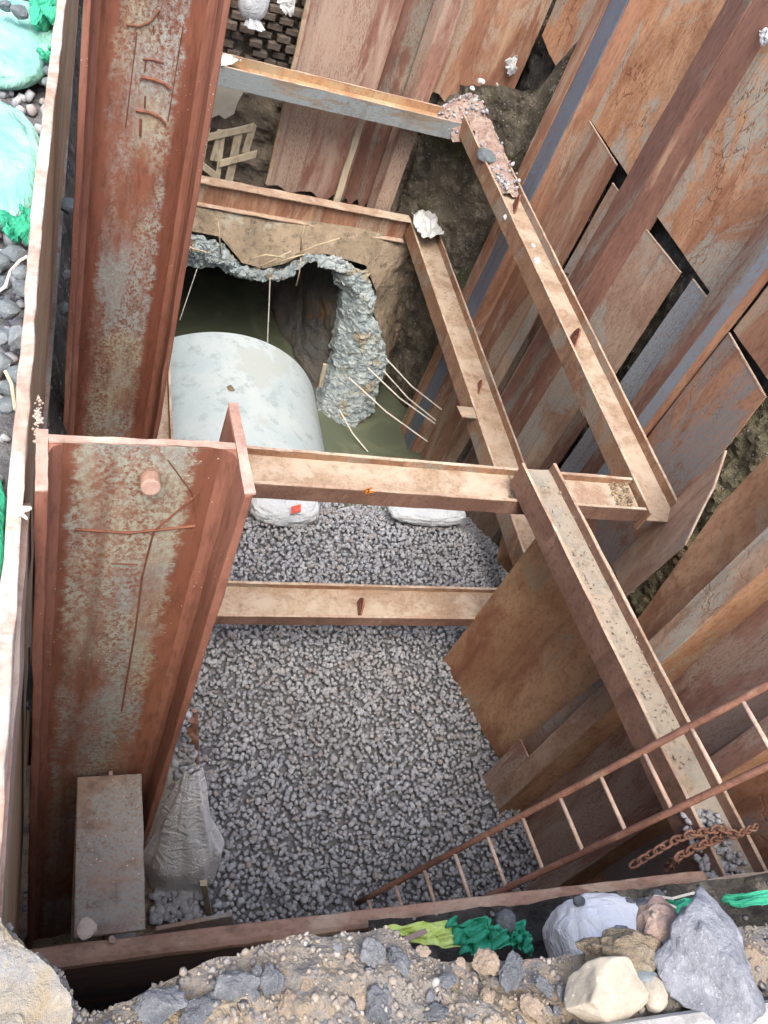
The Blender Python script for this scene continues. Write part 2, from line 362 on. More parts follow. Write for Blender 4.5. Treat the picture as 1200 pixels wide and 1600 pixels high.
def ibeam(name, p0, p1, wdir, fh, ww, label, group, face='orange', web='web_dust', lip='lip', cat='steel beam', tf=.018, back=None, webz=.4, skew=(0, 0), jit=.0025):
    """I-beam lying with its web level: p0-p1 = top outer edge of the near flange, wdir points to the other flange"""
    p0, p1, w = Vector(p0), Vector(p1), Vector(wdir).normalized(); dn = Vector((0, 0, -1)); L = (p1 - p0).length; d = (p1 - p0).normalized()
    seg = max(4, int(L / .12)); t = thing(name, p0.lerp(p1, .5) + w * ww / 2 + dn * fh, label, cat, group)
    a, b = p0.copy(), p1.copy()
    m = MB(); m.bar(a, b, w * tf, dn * fh, seg, jit); m.build('flange', face, t, bevel=.003)
    a2, b2 = a + w * (ww - tf) + d * skew[0], b + w * (ww - tf) + d * skew[1]
    m = MB(); m.bar(a2, b2, w * tf, dn * fh, seg, jit); m.build('flange', back or face, t, bevel=.003)
    m = MB(); e = .0015
    m.bar(a + w * (tf - e * 0 + .0005) + dn * fh * webz, b + w * (tf + .0005) + dn * fh * webz, w * (ww - 2 * tf - .001), dn * .012, seg, jit * .6); m.build('web', web, t)
    # worn bright top edges
    for q0, q1 in ((a, b), (a2, b2)):
        m = MB(); m.bar(q0 + Vector((0, 0, .0045)) - w * .001, q1 + Vector((0, 0, .0045)) - w * .001, w * (tf + .002), dn * .007, seg, jit * .8); m.build('worn_edge', lip, t)
    return t

G2 = 'lower steel sheets of the side wall'
def plate(name, x, poly, mat, label, group, th=.014, cat='steel plate', parent=None, slope=0.0, y0=0.0):
    """steel plate standing in the plane x; poly = (y, h) corners"""
    m = MB(); pts = []
    n = len(poly)
    for i in range(n):
        (ya, ha), (yb, hb) = poly[i], poly[(i + 1) % n]
        k = max(1, int(math.hypot(yb - ya, hb - ha) / .12))
        for j in range(k):
            y, h = ya + (yb - ya) * j / k, ha + (hb - ha) * j / k
            q = Vector((0, y + .006 * noise.noise(Vector((y * 9, h * 9, x))), -h + .006 * noise.noise(Vector((h * 9, y * 9, x + 5)))))
            pts.append((x + slope * (y - y0), q.y, q.z))
    m.prism(pts, (th, 0, 0))
    o = m.build(name, mat, parent)
    if group == G2:
        (ya, ha), (yb, hb) = poly[0], poly[1]; m = MB(); m.bar((x - .003, ya, -ha + .004), (x - .003, yb, -hb + .004), (th + .004, 0, 0), (0, 0, -.010), 10, .0015); m.build('worn_edge', 'lip', o)
    if parent is None: tag(o, label, cat, group)
    return o

# ------------------------------------------------------------------ the ground and the pit shell
m = MB(); gz = -1.42
def quad(x0, y0, x1, y1, z): m.add([(x0, y0, z), (x1, y0, z), (x1, y1, z), (x0, y1, z)], [(0, 1, 2, 3)])
quad(-120, -120, -2.5, 120, gz); quad(-2.5, 6.6, -.14, 120, gz); quad(-2.5, -120, -.14, .25, gz); quad(-.14, 9.7, 120, 120, gz); quad(4.75, -120, 120, 9.7, gz); quad(-.14, -120, 4.75, -.35, gz)
structure('ground', m, 'road')
GX0, GX1, GY0, GY1 = .0, 4.7, .55, 5.15
def gravel_h(x, y):
    h = 6.0 + .05 * nz((x, y, 3), .9, 3)
    if y > 4.6 : h += max(0, (y - 4.75)) * .55
    if x > 3.7 and y > 4: h += (x - 3.7) * .5
    return h
structure('pit_floor', grid(lambda u, v: Vector((GX0 + (GX1 - GX0) * u, GY0 + (6.4 - GY0) * v, -gravel_h(GX0 + (GX1 - GX0) * u, GY0 + (6.4 - GY0) * v) - .05 - max(0, v - .8) * 8)), 60, 60), 'gravel_bed')
# crushed stone: tens of thousands of stones in one sheet
variants = [np.array(facet_rock(ICO1, 50 + i, 8, (.45, .78), .0)[0]) for i in range(12)]
FI = np.array(ICO1[1])
def scatter(name, pts, radii, mat, flat=.75):
    nvv = len(variants[0]); VV, FF = [], []
    for i, (p, r) in enumerate(zip(pts, radii)):
        A = rng.normal(size=(3, 3)); Q, _ = np.linalg.qr(A)
        v = (variants[rng.integers(12)] * np.array([r * rng.uniform(.85, 1.25), r, r * flat])) @ Q
        VV.append(v + p); FF.append(FI + i * nvv)
    VV = np.concatenate(VV); FF = np.concatenate(FF)
    me = bpy.data.meshes.new(name); org = VV.mean(0); VV = VV - org
    me.vertices.add(len(VV)); me.vertices.foreach_set('co', VV.astype(np.float32).ravel())
    me.loops.add(len(FF) * 3); me.loops.foreach_set('vertex_index', FF.astype(np.int32).ravel())
    me.polygons.add(len(FF)); me.polygons.foreach_set('loop_start', np.arange(0, len(FF) * 3, 3, dtype=np.int32))
    me.update(); me.validate(); me.materials.append(M[mat])
    o = bpy.data.objects.new(name, me); o.location = org; COL.objects.link(o); return o
pts, rad = [], []
sp = .040
for i in range(int((4.45 - .9) / sp)):
    for j in range(int((5.95 - .6) / sp)):
        x = .9 + sp * (i + rng.uniform(-.45, .45)); y = .6 + sp * (j + rng.uniform(-.45, .45))
        if y > 5.2 and rng.random() < .25: continue
        r = rng.choice([rng.uniform(.020, .027), rng.uniform(.027, .038)], p=[.65, .35]) * (1.35 if rng.random() < .05 else 1); pts.append((x, y, -gravel_h(x, y) + rng.uniform(-.012, .018))); rad.append(r)
for k in range(4200):
    x, y = rng.uniform(.95, 4.1), rng.uniform(.7, 5.3); r = rng.uniform(.018, .028); pts.append((x, y, -gravel_h(x, y) + rng.uniform(.005, .03))); rad.append(r)
tag(scatter('gravel', pts, rad, 'gravel'), 'bed of crushed grey stone covering the pit floor', 'gravel', kind='stuff')

structure('water', grid(lambda u, v: Vector((-.3 + 5.2 * u, 4.9 + 9 * v, -7.78)), 2, 2), 'water')
structure('pit_bottom', grid(lambda u, v: Vector((-.3 + 5.2 * u, 4.9 + 9 * v, -8.6)), 2, 2), 'soil_dark')
# earth faces behind the steel
def soil_sheet(name, fn, nu, nv, amp, mat, axis, s=1.3):
    def g(u, v):
        p = Vector(fn(u, v)); d = amp * (nz(p, s) + .35 * nz(p, s * 4)); p[axis] += d; return p
    return structure(name, grid(g, nu, nv), mat, smooth=False)
soil_sheet('earth_face', lambda u, v: (4.72, -.8 + 10.5 * u, -1.3 - 7 * v), 140, 90, .05, 'soil_dark', 0, 2)
soil_sheet('earth_face', lambda u, v: (-.3 + 5 * u, 9.62, -1.3 - 4.4 * v), 110, 90, .10, 'soil_far', 1, 1.1)
soil_sheet('earth_face', lambda u, v: (-.32, -.8 + 10.5 * u, -1.45 - 7 * v), 90, 60, .05, 'soil_dark', 0, 2)
soil_sheet('earth_face', lambda u, v: (-.3 + 5 * u, -.25, -2.2 - 4.6 * v), 60, 40, .05, 'soil_dark', 1, 2)
# lower-right corner earth, black and mossy, between the far sheets and the side wall
soil_sheet('earth_corner', lambda u, v: (3.75 + .84 * u, 9.5 - 1.25 * u ** 1.2, -3.02 - .75 * (1 - u) + 1.3 * max(0, u - .82) / .18 - 5.2 * v), 70, 140, .10, 'soil_corner', 1, 1.6)
soil_sheet('earth_bench', lambda u, v: (-.3 + 1.2 * u, .55 + 1.7 * v, -5.02 - (.9 * max(0, u - .92) / .08) - .25 * v * v), 50, 60, .05, 'soil_mid', 2, 3)
# earth standing in the notch of the side wall
soil_sheet('earth_notch', lambda u, v: (4.60, 1.9 + 1.85 * u, -1.6 - 5.4 * v), 60, 130, .05, 'moss', 0, 4)

# ------------------------------------------------------------------ torn tunnel mouth
yy = lambda i, n: 8.55 - .5 * max(0, (i - 8) / (n - 9)) ** 1.3
inn_px = [(230, 418), (290, 412), (345, 418), (372, 433), (405, 440), (440, 430), (468, 410), (492, 400), (520, 418), (541, 456), (539, 506), (529, 545), (527, 578), (514, 612), (503, 640), (500, 668)]
out_px = [(230, 360), (285, 360), (345, 372), (378, 412), (412, 421), (446, 413), (474, 398), (510, 398), (572, 416), (588, 456), (582, 485), (598, 528), (604, 566), (594, 593), (582, 640), (552, 674)]
n_r = len(inn_px)
inn = [at(*p, y=yy(i, n_r) + .05) for i, p in enumerate(inn_px)]; out = [at(*p, y=yy(i, n_r)) for i, p in enumerate(out_px)]
def samp(L, u):
    f = u * (len(L) - 1); i = min(int(f), len(L) - 2); return L[i].lerp(L[i + 1], f - i)
def ringfn(u, v):
    a, b = samp(inn, u), samp(out, u)
    if v < .3: p = a + Vector((-.05 if u > .5 else 0, .35 * (1 - v / .3), 0))
    else:
        k = (v - .3) / .7; p = a.lerp(b, k); p.y -= .16 * math.sin(k * math.pi) * (1 if u > .45 else .5)
    j = nz(p, 3.2, 6); j2 = nz(p + Vector((9, 3, 1)), 9, 5); vv = noise.voronoi(p * 5.0)[0]; c_ = vv[1] - vv[0]; c2 = noise.voronoi(p * 13.0)[0]; c_ = min(c_, .35) + .22 * min(c2[1] - c2[0], .3)
    return p + Vector((.04 * j2, -.05 * abs(j) - .03 * j2 - .05 * c_ - .05 * abs(nz(p, 15, 4)), .05 * j + .03 * j2 + .04 * abs(nz(p, 13, 4))))
t = thing('tunnel_mouth', (2.2, 8.6, -7.8), 'torn blue grey cement lining round the dark flooded tunnel opening', 'tunnel opening')
grid(ringfn, 300, 40).build('torn_edge', 'torn', t)
def borefn(u, v):
    a = samp(inn, u); q = a + Vector((-.28 * v * 4 if u > .4 else 0, .3 + 4 * v, .1)); 
    if u < .45: q = a + Vector((0, .3 + 4 * v, -.15 * v))
    d = .07 * nz(q, 2.4); return q + Vector((d, 0, d))
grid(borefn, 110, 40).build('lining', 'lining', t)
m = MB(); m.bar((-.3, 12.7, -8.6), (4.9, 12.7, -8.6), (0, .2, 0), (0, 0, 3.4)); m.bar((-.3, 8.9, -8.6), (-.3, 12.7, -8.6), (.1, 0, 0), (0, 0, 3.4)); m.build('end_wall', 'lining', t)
bound = [Vector(p) for p in [(.0, 9.1, -5.3), (.5, 9.1, -5.4), (.9, 9.1, -5.45), (1.3, 9.1, -5.45), (1.7, 9.1, -5.45), (2.1, 9.1, -5.45), (2.6, 9.1, -5.45), (3.0, 9.1, -5.45), (3.6, 9.15, -5.4), (4.2, 9.1, -5.3), (4.7, 8.9, -5.9), (4.7, 8.8, -6.5), (4.7, 8.7, -7.0), (4.7, 8.7, -7.5), (4.6, 8.6, -8.0), (4.3, 8.5, -8.5)]]
def soilfn(u, v):
    a, b = samp(out, u), samp(bound, u); p = a.lerp(b, v)
    if u > .5: p.y += .45 * math.sin(v * math.pi) * min(1, (u - .5) * 4)
    d = nz(p, 1.6) * .09 + .03 * nz(p, 6); w = min(1, v * 5)
    return p + Vector((0, d * w, d * w * .5)) + Vector((0, .02, 0))
structure('tunnel_earth', grid(soilfn, 200, 40), 'soil_mid')

# roots and torn bars on the lip
rootset = [((300, 395), (296, 368), (298, 345)), ((345, 398), (343, 372), (341, 347)), ((470, 392), (471, 368), (477, 348)), ((462, 398), (492, 384), (531, 372)),
           ((400, 420), (430, 405), (455, 392)), ((425, 415), (450, 404), (478, 397)), ((463, 446), (468, 425), (470, 402)), ((390, 405), (415, 398), (445, 402)), ((280, 375), (300, 388), (330, 396))]
for i, pp in enumerate(rootset):
    m = MB(); q = [at(*p, y=8.38 - .03 * k) for k, p in enumerate(pp)]
    m.tube(q, .011, 6, [1, .8, .5]); tag(m.build('root', 'root', smooth=True), ['thin pale root on far left of the tunnel lip', 'straight pale root standing up left of the tunnel lip', 'thin upright root above the middle of the tunnel lip', 'forked root pointing right above the tunnel opening', 'brown root lying along the torn lip', 'short root lying at the right of the torn lip', 'root hanging down into the tunnel mouth', 'matted root on top of the torn lip', 'white fibre root across the blue cement scraps'][i], 'root', 'roots at the tunnel lip')
for (px, y0, y1) in ((420, 435, 535),):
    m = MB(); m.tube([at(px + 2, y0, y=8.4), at(px, (y0 + y1) / 2, y=8.4), at(px - 2, y1, y=8.35)], .008, 6); tag(m.build('dangling_string', 'cord'), 'white cord hanging straight down from the tunnel lip to the water', 'cord')
m = MB(); m.tube([at(308, 420, y=8.5), at(281, 500, y=8.4)], .006, 5); tag(m.build('hanging_wire', 'cord'), 'faint thin wire hanging at the left of the tunnel mouth', 'wire')
for k, (a, b) in enumerate([((603, 560), (690, 640)), ((600, 580), (681, 657)), ((545, 590), (668, 690)), ((575, 575), (680, 662)), ((530, 640), (575, 706))]):
    A = at(*a, y=8.1 if k < 4 else 7.9); B = at(*b, x=4.22) if k < 4 else at(*b, z=-7.75)
    mid = A.lerp(B, .5) + Vector((0, 0, -.05)); m = MB(); m.tube([A, A.lerp(mid, .6), mid, mid.lerp(B, .5), B], .009, 6)
    tag(m.build('tie_cord', 'cord'), ['uppermost white cord stretched from lining to side wall', 'second white cord from lining to side wall', 'lowest long cord from lining across the water to the wall', 'middle white cord of the fan by the side wall', 'short cord slanting from the lining foot into green water'][k], 'cord', 'cords from the lining to the side wall')
m = MB(); m.bar(at(505, 570, y=8.1), at(498, 605, y=8.1), (.05, 0, 0), (0, .03, 0)); tag(m.build('timber_stump', 'wood'), 'short timber stump against the tunnel lining at the waterline', 'timber')

# ------------------------------------------------------------------ concrete pipe
t = thing('concrete_pipe', (1.75, 6, -9.1), 'large pale blue grey concrete pipe lying half under water', 'pipe')
PC, PR = Vector((1.73, 0, -7.82)), 1.33
def pipefn(u, v, R=PR):
    a = -math.pi * .1 + math.pi * 1.2 * u; return Vector((PC.x + math.cos(a) * R, 4.4 + 3.6 * v, PC.z + math.sin(a) * R)) 
grid(pipefn, 96, 24).build('pipe_wall', 'concrete', t, smooth=True)
m = MB()
def rimfn(u, v):
    a = -math.pi * .1 + math.pi * 1.2 * u; R = PR - .16 * v; return Vector((PC.x + math.cos(a) * R, 8.0 + .004 * nz((u * 30, v, 0)), PC.z + math.sin(a) * R))
grid(rimfn, 96, 2).build('pipe_rim', 'concrete', t)
grid(lambda u, v: pipefn(u, v, PR - .16), 60, 4).build('pipe_bore', 'concrete', t)
for k, (px, py, s) in enumerate([(361, 607, .05), (358, 660, .045), (268, 640, .03)]):
    v = CAM @ np.array([px - 600, -(py - 800), -F_PX]); v = Vector(v)
    # meet the pipe surface
    A = v.x ** 2 + v.z ** 2; B = -2 * (v.x * PC.x + v.z * PC.z); C_ = PC.x ** 2 + PC.z ** 2 - PR ** 2; tt = (-B - math.sqrt(B * B - 4 * A * C_)) / (2 * A); p = v * tt
    rock('mud_lump', p, (s * 1.3, s, s * .4), 'soil_mid', 300 + k); tag(bpy.context.scene.collection.objects[-1], ['clod of grey mud near the top of the pipe', 'clod of mud lower on the pipe above the beam', 'small mud clod at the left edge of the pipe'][k], 'mud clod', 'mud clods on the pipe')

# ------------------------------------------------------------------ side wall, back section
WX, RX = 4.55, 4.36
G1, G2 = 'upper steel sheets of the side wall', 'lower steel sheets of the side wall'
plate('steel_sheet', WX + .03, [(9.35, 1.1), (8.1, 1.1), (8.1, 2.98), (8.95, 2.95), (9.3, 2.9)], 'plate_tan2', 'upper tan sheet left of the blue ridge, ending above the black mossy earth', G1)
plate('steel_sheet', WX + .02, [(7.75, 1.1), (6.05, 1.1), (6.05, 2.93), (7.6, 2.95)], 'plate_tan', 'upper tan sheet with pale green patch between the blue ridge and the red brown ridge', G1)
plate('steel_sheet', WX + .02, [(5.98, 1.1), (4.5, 1.1), (4.5, 2.88), (5.95, 2.92)], 'plate_tan2', 'upper tan and grey sheet with branching scale right of the red brown ridge', G1)
plate('steel_sheet', WX + .02, [(4.36, 1.1), (3.0, 1.1), (3.0, 2.86), (4.36, 2.9)], 'plate_red', 'upper red sheet at the right edge beyond the dark blue ridge', G1)
plate('steel_sheet', WX, [(7.75, 2.955), (6.76, 2.965), (6.74, 3.9), (6.76, 8.2), (8.05, 8.2), (8.05, 3.2)], 'plate_red', 'wide plain red lower sheet beside the blue ridge', G2)
plate('steel_sheet', WX + .035, [(6.72, 3.12), (6.0, 3.1), (6.0, 8.2), (6.72, 8.2)], 'plate_grey', 'narrow lower sheet with olive stripe left of the red brown ridge', G2)
plate('steel_sheet', WX, [(6.0, 3.07), (5.19, 3.0), (5.15, 4.2), (5.2, 8.0), (6.0, 8.0)], 'plate_grey', 'scratched grey tan lower sheet right of the red brown ridge', G2)
plate('steel_sheet', WX + .03, [(5.06, 2.96), (4.5, 2.93), (4.5, 7.0), (5.06, 7.0)], 'plate_blue', 'narrow blue grey lower sheet beside the dark soil gap', G2)
plate('steel_sheet', WX, [(4.36, 2.93), (3.71, 2.96), (3.67, 3.5), (3.70, 6.6), (4.36, 6.6)], 'plate_dark', 'dark stained lower sheet below the red sheet at the right', G2)
def ridge(yl, ym, label, mats, x0=RX, x1=WX + .01, h0=1.0, h1=8.2, flare=.05, sf=.01, group='ridges of the side wall'):
    t = thing('sheet_pile_ridge', (x0, (yl + ym) / 2, -h1), label, 'sheet pile', group)
    m = MB(); m.bar((x0, yl, -h1), (x0, yl, -h0), (0, ym - yl, 0), (.013, 0, 0), 40, .0025); m.build('front_face', mats[0], t, bevel=.004)
    m = MB(); m.bar((x0 + .0135, ym, -h1), (x0 + .0135, ym, -h0), (x1 - x0, -sf, 0), (0, .013, 0), 40, .0025); m.build('side_face', mats[1], t, bevel=.003)
    m = MB(); m.bar((x0 + .0135, yl, -h1), (x0 + .0135, yl, -h0), (x1 - x0, flare, 0), (0, -.013, 0), 30, .002); m.build('side_face', mats[1], t)
    return t
r1 = ridge(8.05, 7.56, 'long ridge with blue grey front running down behind both beams', ('ridge_blue', 'plate_red'))
m = MB(); m.bar((RX - .012, 8.06, -8.2), (RX - .012, 8.06, -1.0), (0, -.22, 0), (.0115, 0, 0), 40, .003); m.build('cover_strip', 'plate_red', r1, bevel=.003)
ridge(6.25, 5.98, 'long red brown ridge with worn shiny olive edge', ('ridge', 'ridge'), x1=4.57, sf=.12)
r3 = ridge(4.58, 4.40, 'dark blue ridge with bright red side face near right edge', ('ridge', 'plate_red'))
m = MB(); m.bar((RX + .003, 4.399, -8.2), (RX + .003, 4.399, -1.0), (.11, -.012, 0), (0, -.006, 0), 40, .002); m.build('cover_strip', 'ridge_blue', r3, bevel=.002)
ridge(6.78, 6.6, 'shallow ridge right of the wide red sheet behind the beams', ('plate_grey', 'ridge'), x0=4.49, h0=4.05, h1=8.1)
ridge(5.24, 5.12, 'thin dark ridge behind the inner beam', ('ridge', 'ridge'), x0=4.5, h0=4.6, h1=8.1)
m = MB(); m.prism([(4.2, 4.75, -4.9), (4.2, 4.25, -5.1), (4.12, 4.3, -6.02), (4.02, 4.45, -6.0), (4.05, 4.7, -5.7)], (.012, 0, 0)); tag(m.build('steel_sheet', 'plate_brown'), 'pointed brown sheet end dipping into the gravel under the crossing beam', 'steel plate')
# chain of shiny scuffs on ridge edge
# bent plate at the notch
t = thing('bent_plate', (4.0, 3.1, -4.7), 'bent torn steel plate standing on edge beside the beam corner', 'steel plate')
P = [at(1134, 705, x=4.2), at(1115, 762, x=4.0), at(1100, 790, x=3.93), at(1070, 852, x=3.85), at(975, 935, x=3.85), at(957, 882, x=4.15), at(1047, 790, x=4.2)]
m = MB(); m.prism(P, (.012, .004, 0)); m.build('plate', 'plate_bent', t)
m = MB(); m.tube([P[0], P[1], P[2], P[3]], .010, 6); m.build('torn_edge', 'lip', t)

# ------------------------------------------------------------------ side wall, front section
plate('steel_sheet', 3.52, [(2.58, 1.4), (2.60, 2.9), (2.46, 3.85), (2.40, 5.0), (2.36, 6.3), (2.0, 6.3), (2.0, 1.3)], 'plate_brown', 'large smooth golden brown sheet at the right edge', 'steel sheets of the front section')
rg = 'ridges of the front section'
ridge(2.14, 1.98, 'broad golden brown ridge with green grey crust on its front', ('plate_grey', 'plate_brown'), x0=3.3, x1=3.52, h0=1.2, h1=6.3, flare=.12, group=rg)
plate('steel_sheet', 3.53, [(1.97, 1.2), (1.36, 1.2), (1.36, 6.3), (1.97, 6.3)], 'plate_mud', 'grey brown sheet behind the upper part of the ladder', 'steel sheets of the front section')
ridge(1.40, 1.27, 'dusty tan ridge crossing behind the middle rungs', ('plate_mud', 'plate_brown'), x0=3.36, x1=3.53, h0=1.2, h1=6.3, group=rg)
plate('steel_sheet', 3.53, [(1.26, 1.2), (.1, 1.2), (.1, 6.3), (1.26, 6.3)], 'plate_dark', 'dull sheet low at the right edge below the ladder rail', 'steel sheets of the front section')
# standing plate on the gravel
def yx(y): return 3.16 - (y - 3.33) * .318
m = MB(); pp = [(3.33, 6.02), (2.72, 6.02), (2.27, 6.0), (2.27, 5.5), (2.27, 4.0), (3.1, 4.0), (3.3, 4.15)]
m.prism([(yx(y), y, -h) for y, h in pp], (.014, .005, 0)); tag(m.build('steel_sheet', 'plate_brown', bevel=.003), 'square reddish brown plate standing on the gravel under the crossing beam', 'steel plate')
t = thing('sheet_pile_ridge', (3.4, 2.2, -6.3), 'grey muddy ridge foot right of the square brown plate', 'sheet pile')
m = MB(); m.bar((3.30, 2.26, -5.3), (3.42, 2.26, -4.2), (.02, -.12, 0), (.012, 0, 0), 10, .004); m.build('front_face', 'stub', t)
m = MB(); m.bar((3.26, 2.27, -6.05), (3.26, 2.27, -5.3), (.03, -.14, 0), (.014, 0, 0), 8, .004); m.build('foot_plate', 'plate_mud', t)

# ------------------------------------------------------------------ far wall of long sheets
fy = 9.36
def farsheet(x0, x1, hb, mat, label, y=fy, torn=True):
    pts = []; n = 14
    for i in range(n + 1):
        x = x0 + (x1 - x0) * i / n; pts.append((x, y, -hb + (.05 * noise.noise(Vector((x * 7, hb, 0))) + .05 * math.sin(i * 1.1) * torn if torn else 0)))
    pts += [(x1, y, -.9), (x0, y, -.9)]
    m = MB(); m.prism(pts, (0, .014, 0)); return tag(m.build('steel_sheet', mat), label, 'steel plate', 'long sheets of the far wall')
farsheet(2.02, 2.98, 5.3, 'plate_mud', 'widest far sheet, pale mud crusted with torn foot', 9.33)
farsheet(3.0, 3.36, 5.33, 'ridge', 'narrow dark brown far sheet beside the mud crusted one', 9.42)
farsheet(3.57, 4.56, 3.85, 'plate_red', 'short dark red far sheet above the spoil heap')
def farridge(xa, xb, mat, label, hb=5.33):
    t = thing('sheet_pile_ridge', ((xa + xb) / 2, 9.25, -hb), label, 'sheet pile', 'ridges of the far wall')
    m = MB(); m.bar((xa, 9.2, -hb), (xa, 9.2, -.9), (xb - xa, 0, 0), (0, .013, 0), 30, .003); m.build('front_face', mat, t, bevel=.003)
    m = MB(); m.bar((xa, 9.2135, -hb), (xa, 9.2135, -.9), (-.05, .16, 0), (.013, 0, 0), 24, .002); m.build('side_face', 'plate_mud', t)
    m = MB(); m.bar((xb, 9.2135, -hb), (xb, 9.2135, -.9), (.05, .16, 0), (-.013, 0, 0), 24, .002); m.build('side_face', 'purple', t)
farridge(3.36, 3.56, 'plate_mud', 'tan ridge between the narrow red sheet and the short red sheet')
m = MB(); m.bar((2.0, 9.28, -5.25), (1.97, 9.28, -.9), (.045, 0, 0), (0, .05, 0), 30, .004); tag(m.build('edge_strip', 'web_dust'), 'pale edge strip along the left side of the widest far sheet', 'steel strip')
m = MB(); m.bar((2.84, 9.22, -5.27), (2.86, 9.26, -4.2), (.075, 0, 0), (0, .03, 0), 8, .006); tag(m.build('timber_lath', 'wood'), 'upright ochre timber lath leaning on the mud crusted sheet', 'timber')
# plaster, bricks and formwork left of the sheets
def patch(name, pxs, y, mat, label, cat, th=.04):
    m = MB(); pts = []
    n = len(pxs)
    for i in range(n):
        a, b = at(*pxs[i], y=y), at(*pxs[(i + 1) % n], y=y)
        for j in range(5):
            p = a.lerp(b, j / 5); pts.append(p + Vector((.02 * noise.noise(p * 6), 0, .02 * noise.noise(p * 6 + Vector((4, 4, 4))))))
    m.prism(pts, (0, th, 0)); return tag(m.build(name, mat), label, cat)
patch('plaster_patch', [(320, 118), (386, 136), (372, 162), (366, 178), (350, 186), (341, 180), (328, 184), (318, 170)], 9.48, 'plaster', 'pale grey plaster patch on the far earth below the blue beam', 'plaster')
t = thing('brick_wall', at(360, 100, y=9.5), 'patch of dull brown bricks at the top behind the big pile', 'brick wall')
base = at(334, 88, y=9.45); src = None
for r_ in range(9):
    for c_ in range(6):
        bx0 = base.x + (c_ + .5 * (r_ % 2)) * .19 - .1; bz0 = base.z + r_ * .095 + .02
        if src is None:
            m = MB(); m.bar((bx0, 9.42, bz0), (bx0 + .17, 9.42, bz0), (0, .1, 0), (0, 0, .07), 1, .004); src = m.build('brick', 'brick', t, bevel=.008); sx, sz = bx0, bz0; continue
        if random.random() < .12: continue
        b = src.copy(); COL.objects.link(b); b.parent = t; b.location = (bx0 - sx, random.uniform(-.01, .09), bz0 - sz); b.rotation_euler = (0, random.uniform(-.03, .03), random.uniform(-.01, .01)); b.scale = (random.uniform(.8, 1), 1, random.uniform(.8, 1.1))
t = thing('timber_formwork', at(355, 285, y=9.35), 'broken pale timber slat frame against the far earth left of the sheets', 'timber frame')
for a, b, w in [((322, 200), (305, 285), .05), ((340, 203), (328, 250), .09), ((346, 204), (336, 284), .05), ((368, 200), (350, 290), .09), ((390, 195), (378, 238), .08)]:
    m = MB(); m.bar(at(*a, y=9.33), at(*b, y=9.33), (w, 0, 0), (0, .035, 0), 3, .003); m.build('slat', 'wood', t, bevel=.003)
for a, b in [((318, 212), (398, 194)), ((344, 252), (402, 236)), ((306, 246), (340, 272))]:
    m = MB(); m.bar(at(*a, y=9.29), at(*b, y=9.29), (0, 0, -.08), (0, .035, 0), 3, .003); m.build('crosspiece', 'wood', t, bevel=.003)

# ------------------------------------------------------------------ frames of struts and walers
FG = 'upper frame beams'; LG = 'lower frame beams'
ibeam('steel_strut', (.38, 8.83, -3.83), (3.87, 8.83, -3.83), (0, 1, 0), .20, .31, 'blue grey beam across the far end, front of the upper frame', FG, face='bluegrey', web='olive', back='olive')
ibeam('steel_waler', (3.87, 3.24, -3.75), (3.87, 9.14, -3.75), (1, 0, 0), .19, .31, 'long orange beam along the side wall with cream dusted web', FG, face='orange', back='orange', web='web_dust')
C_ = ibeam('steel_strut', (.38, 3.27, -3.75), (3.855, 3.27, -3.75), (0, 1, 0), .135, .30, 'cream dusted beam spanning the middle of the pit above the pipe', FG, face='purple', back='orange', web='web_dust')
# lower frame
t = thing('steel_strut', (2.2, 9.05, -5.5), 'red beam above the tunnel mouth at the far end', 'steel beam', LG)
for z, mt in ((-5.2, 'lip'), (-5.49, 'lip')):
    m = MB(); m.bar((.38, 8.97, z), (3.785, 8.97, z), (0, .15, 0), (0, 0, -.012), 34, .003); m.build('flange', mt, t)
m = MB(); m.bar((.38, 9.04, -5.489), (3.78, 9.04, -5.489), (0, .012, 0), (0, 0, .277), 30, .002); m.build('web', 'plate_red', t)
ibeam('steel_waler', (3.79, 3.2, -5.22), (3.79, 9.1, -5.22), (1, 0, 0), .22, .36, 'lower inner beam along the side wall with grey mud on its far end', LG, face='orange', web='web_dust')
ibeam('steel_strut', (.38, 3.31, -5.29), (3.785, 3.31, -5.29), (0, 1, 0), .115, .31, 'plain tan beam low over the gravel with a lifting eye', LG, face='purple', web='web_dust', back='orange')
ibeam('steel_waler', (.52, 3.2, -5.22), (.52, 8.9, -5.22), (1, 0, 0), .2, .28, 'tan beam at the left of the pipe, mostly behind the pile', LG, face='orange', web='web_dust')
# crossing beam with chain
ibeam('steel_beam', (2.79, 3.42, -3.54), (3.08, .72, -3.54), (.98, .1, 0), .2, .27, 'mud filled beam crossing over the middle beam towards the chain', 'crossing beam', face='purple', web='web_mud', back='purple', webz=.33)
# lifting eyes and brackets
def eye(c, axis, label, s=.075, h=.13):
    c = Vector(c); ax = Vector(axis).normalized(); up = Vector((0, 0, 1)); o_ = [(-1, 0), (1, 0), (.85, .55), (.45, .95), (0, 1.08), (-.45, .95), (-.85, .55)]
    outer = [c + ax * (s * a) + up * (h * b) for a, b in o_]; ctr = c + up * h * .6
    th = ax.cross(up) * .014; n = len(outer); inner = []
    for p in outer: d = (p - ctr); inner.append(ctr + d.normalized() * .022)
    m = MB(); vs = outer + inner + [p + th for p in outer] + [p + th for p in inner]; fs = []
    for i in range(n):
        j = (i + 1) % n; fs += [(i, j, n + j, n + i), (2 * n + i, 3 * n + i, 3 * n + j, 2 * n + j), (i, 2 * n + i, 2 * n + j, j), (n + i, n + j, 3 * n + j, 3 * n + i)]
    m.add(vs, fs); tag(m.build('lifting_eye', 'pile_flange'), label, 'lifting eye', 'lifting eyes welded on the beams')
eye(at(800, 330, z=-3.85), (.25, 1, 0), 'lifting eye on the far part of the long orange beam', .10, .17)
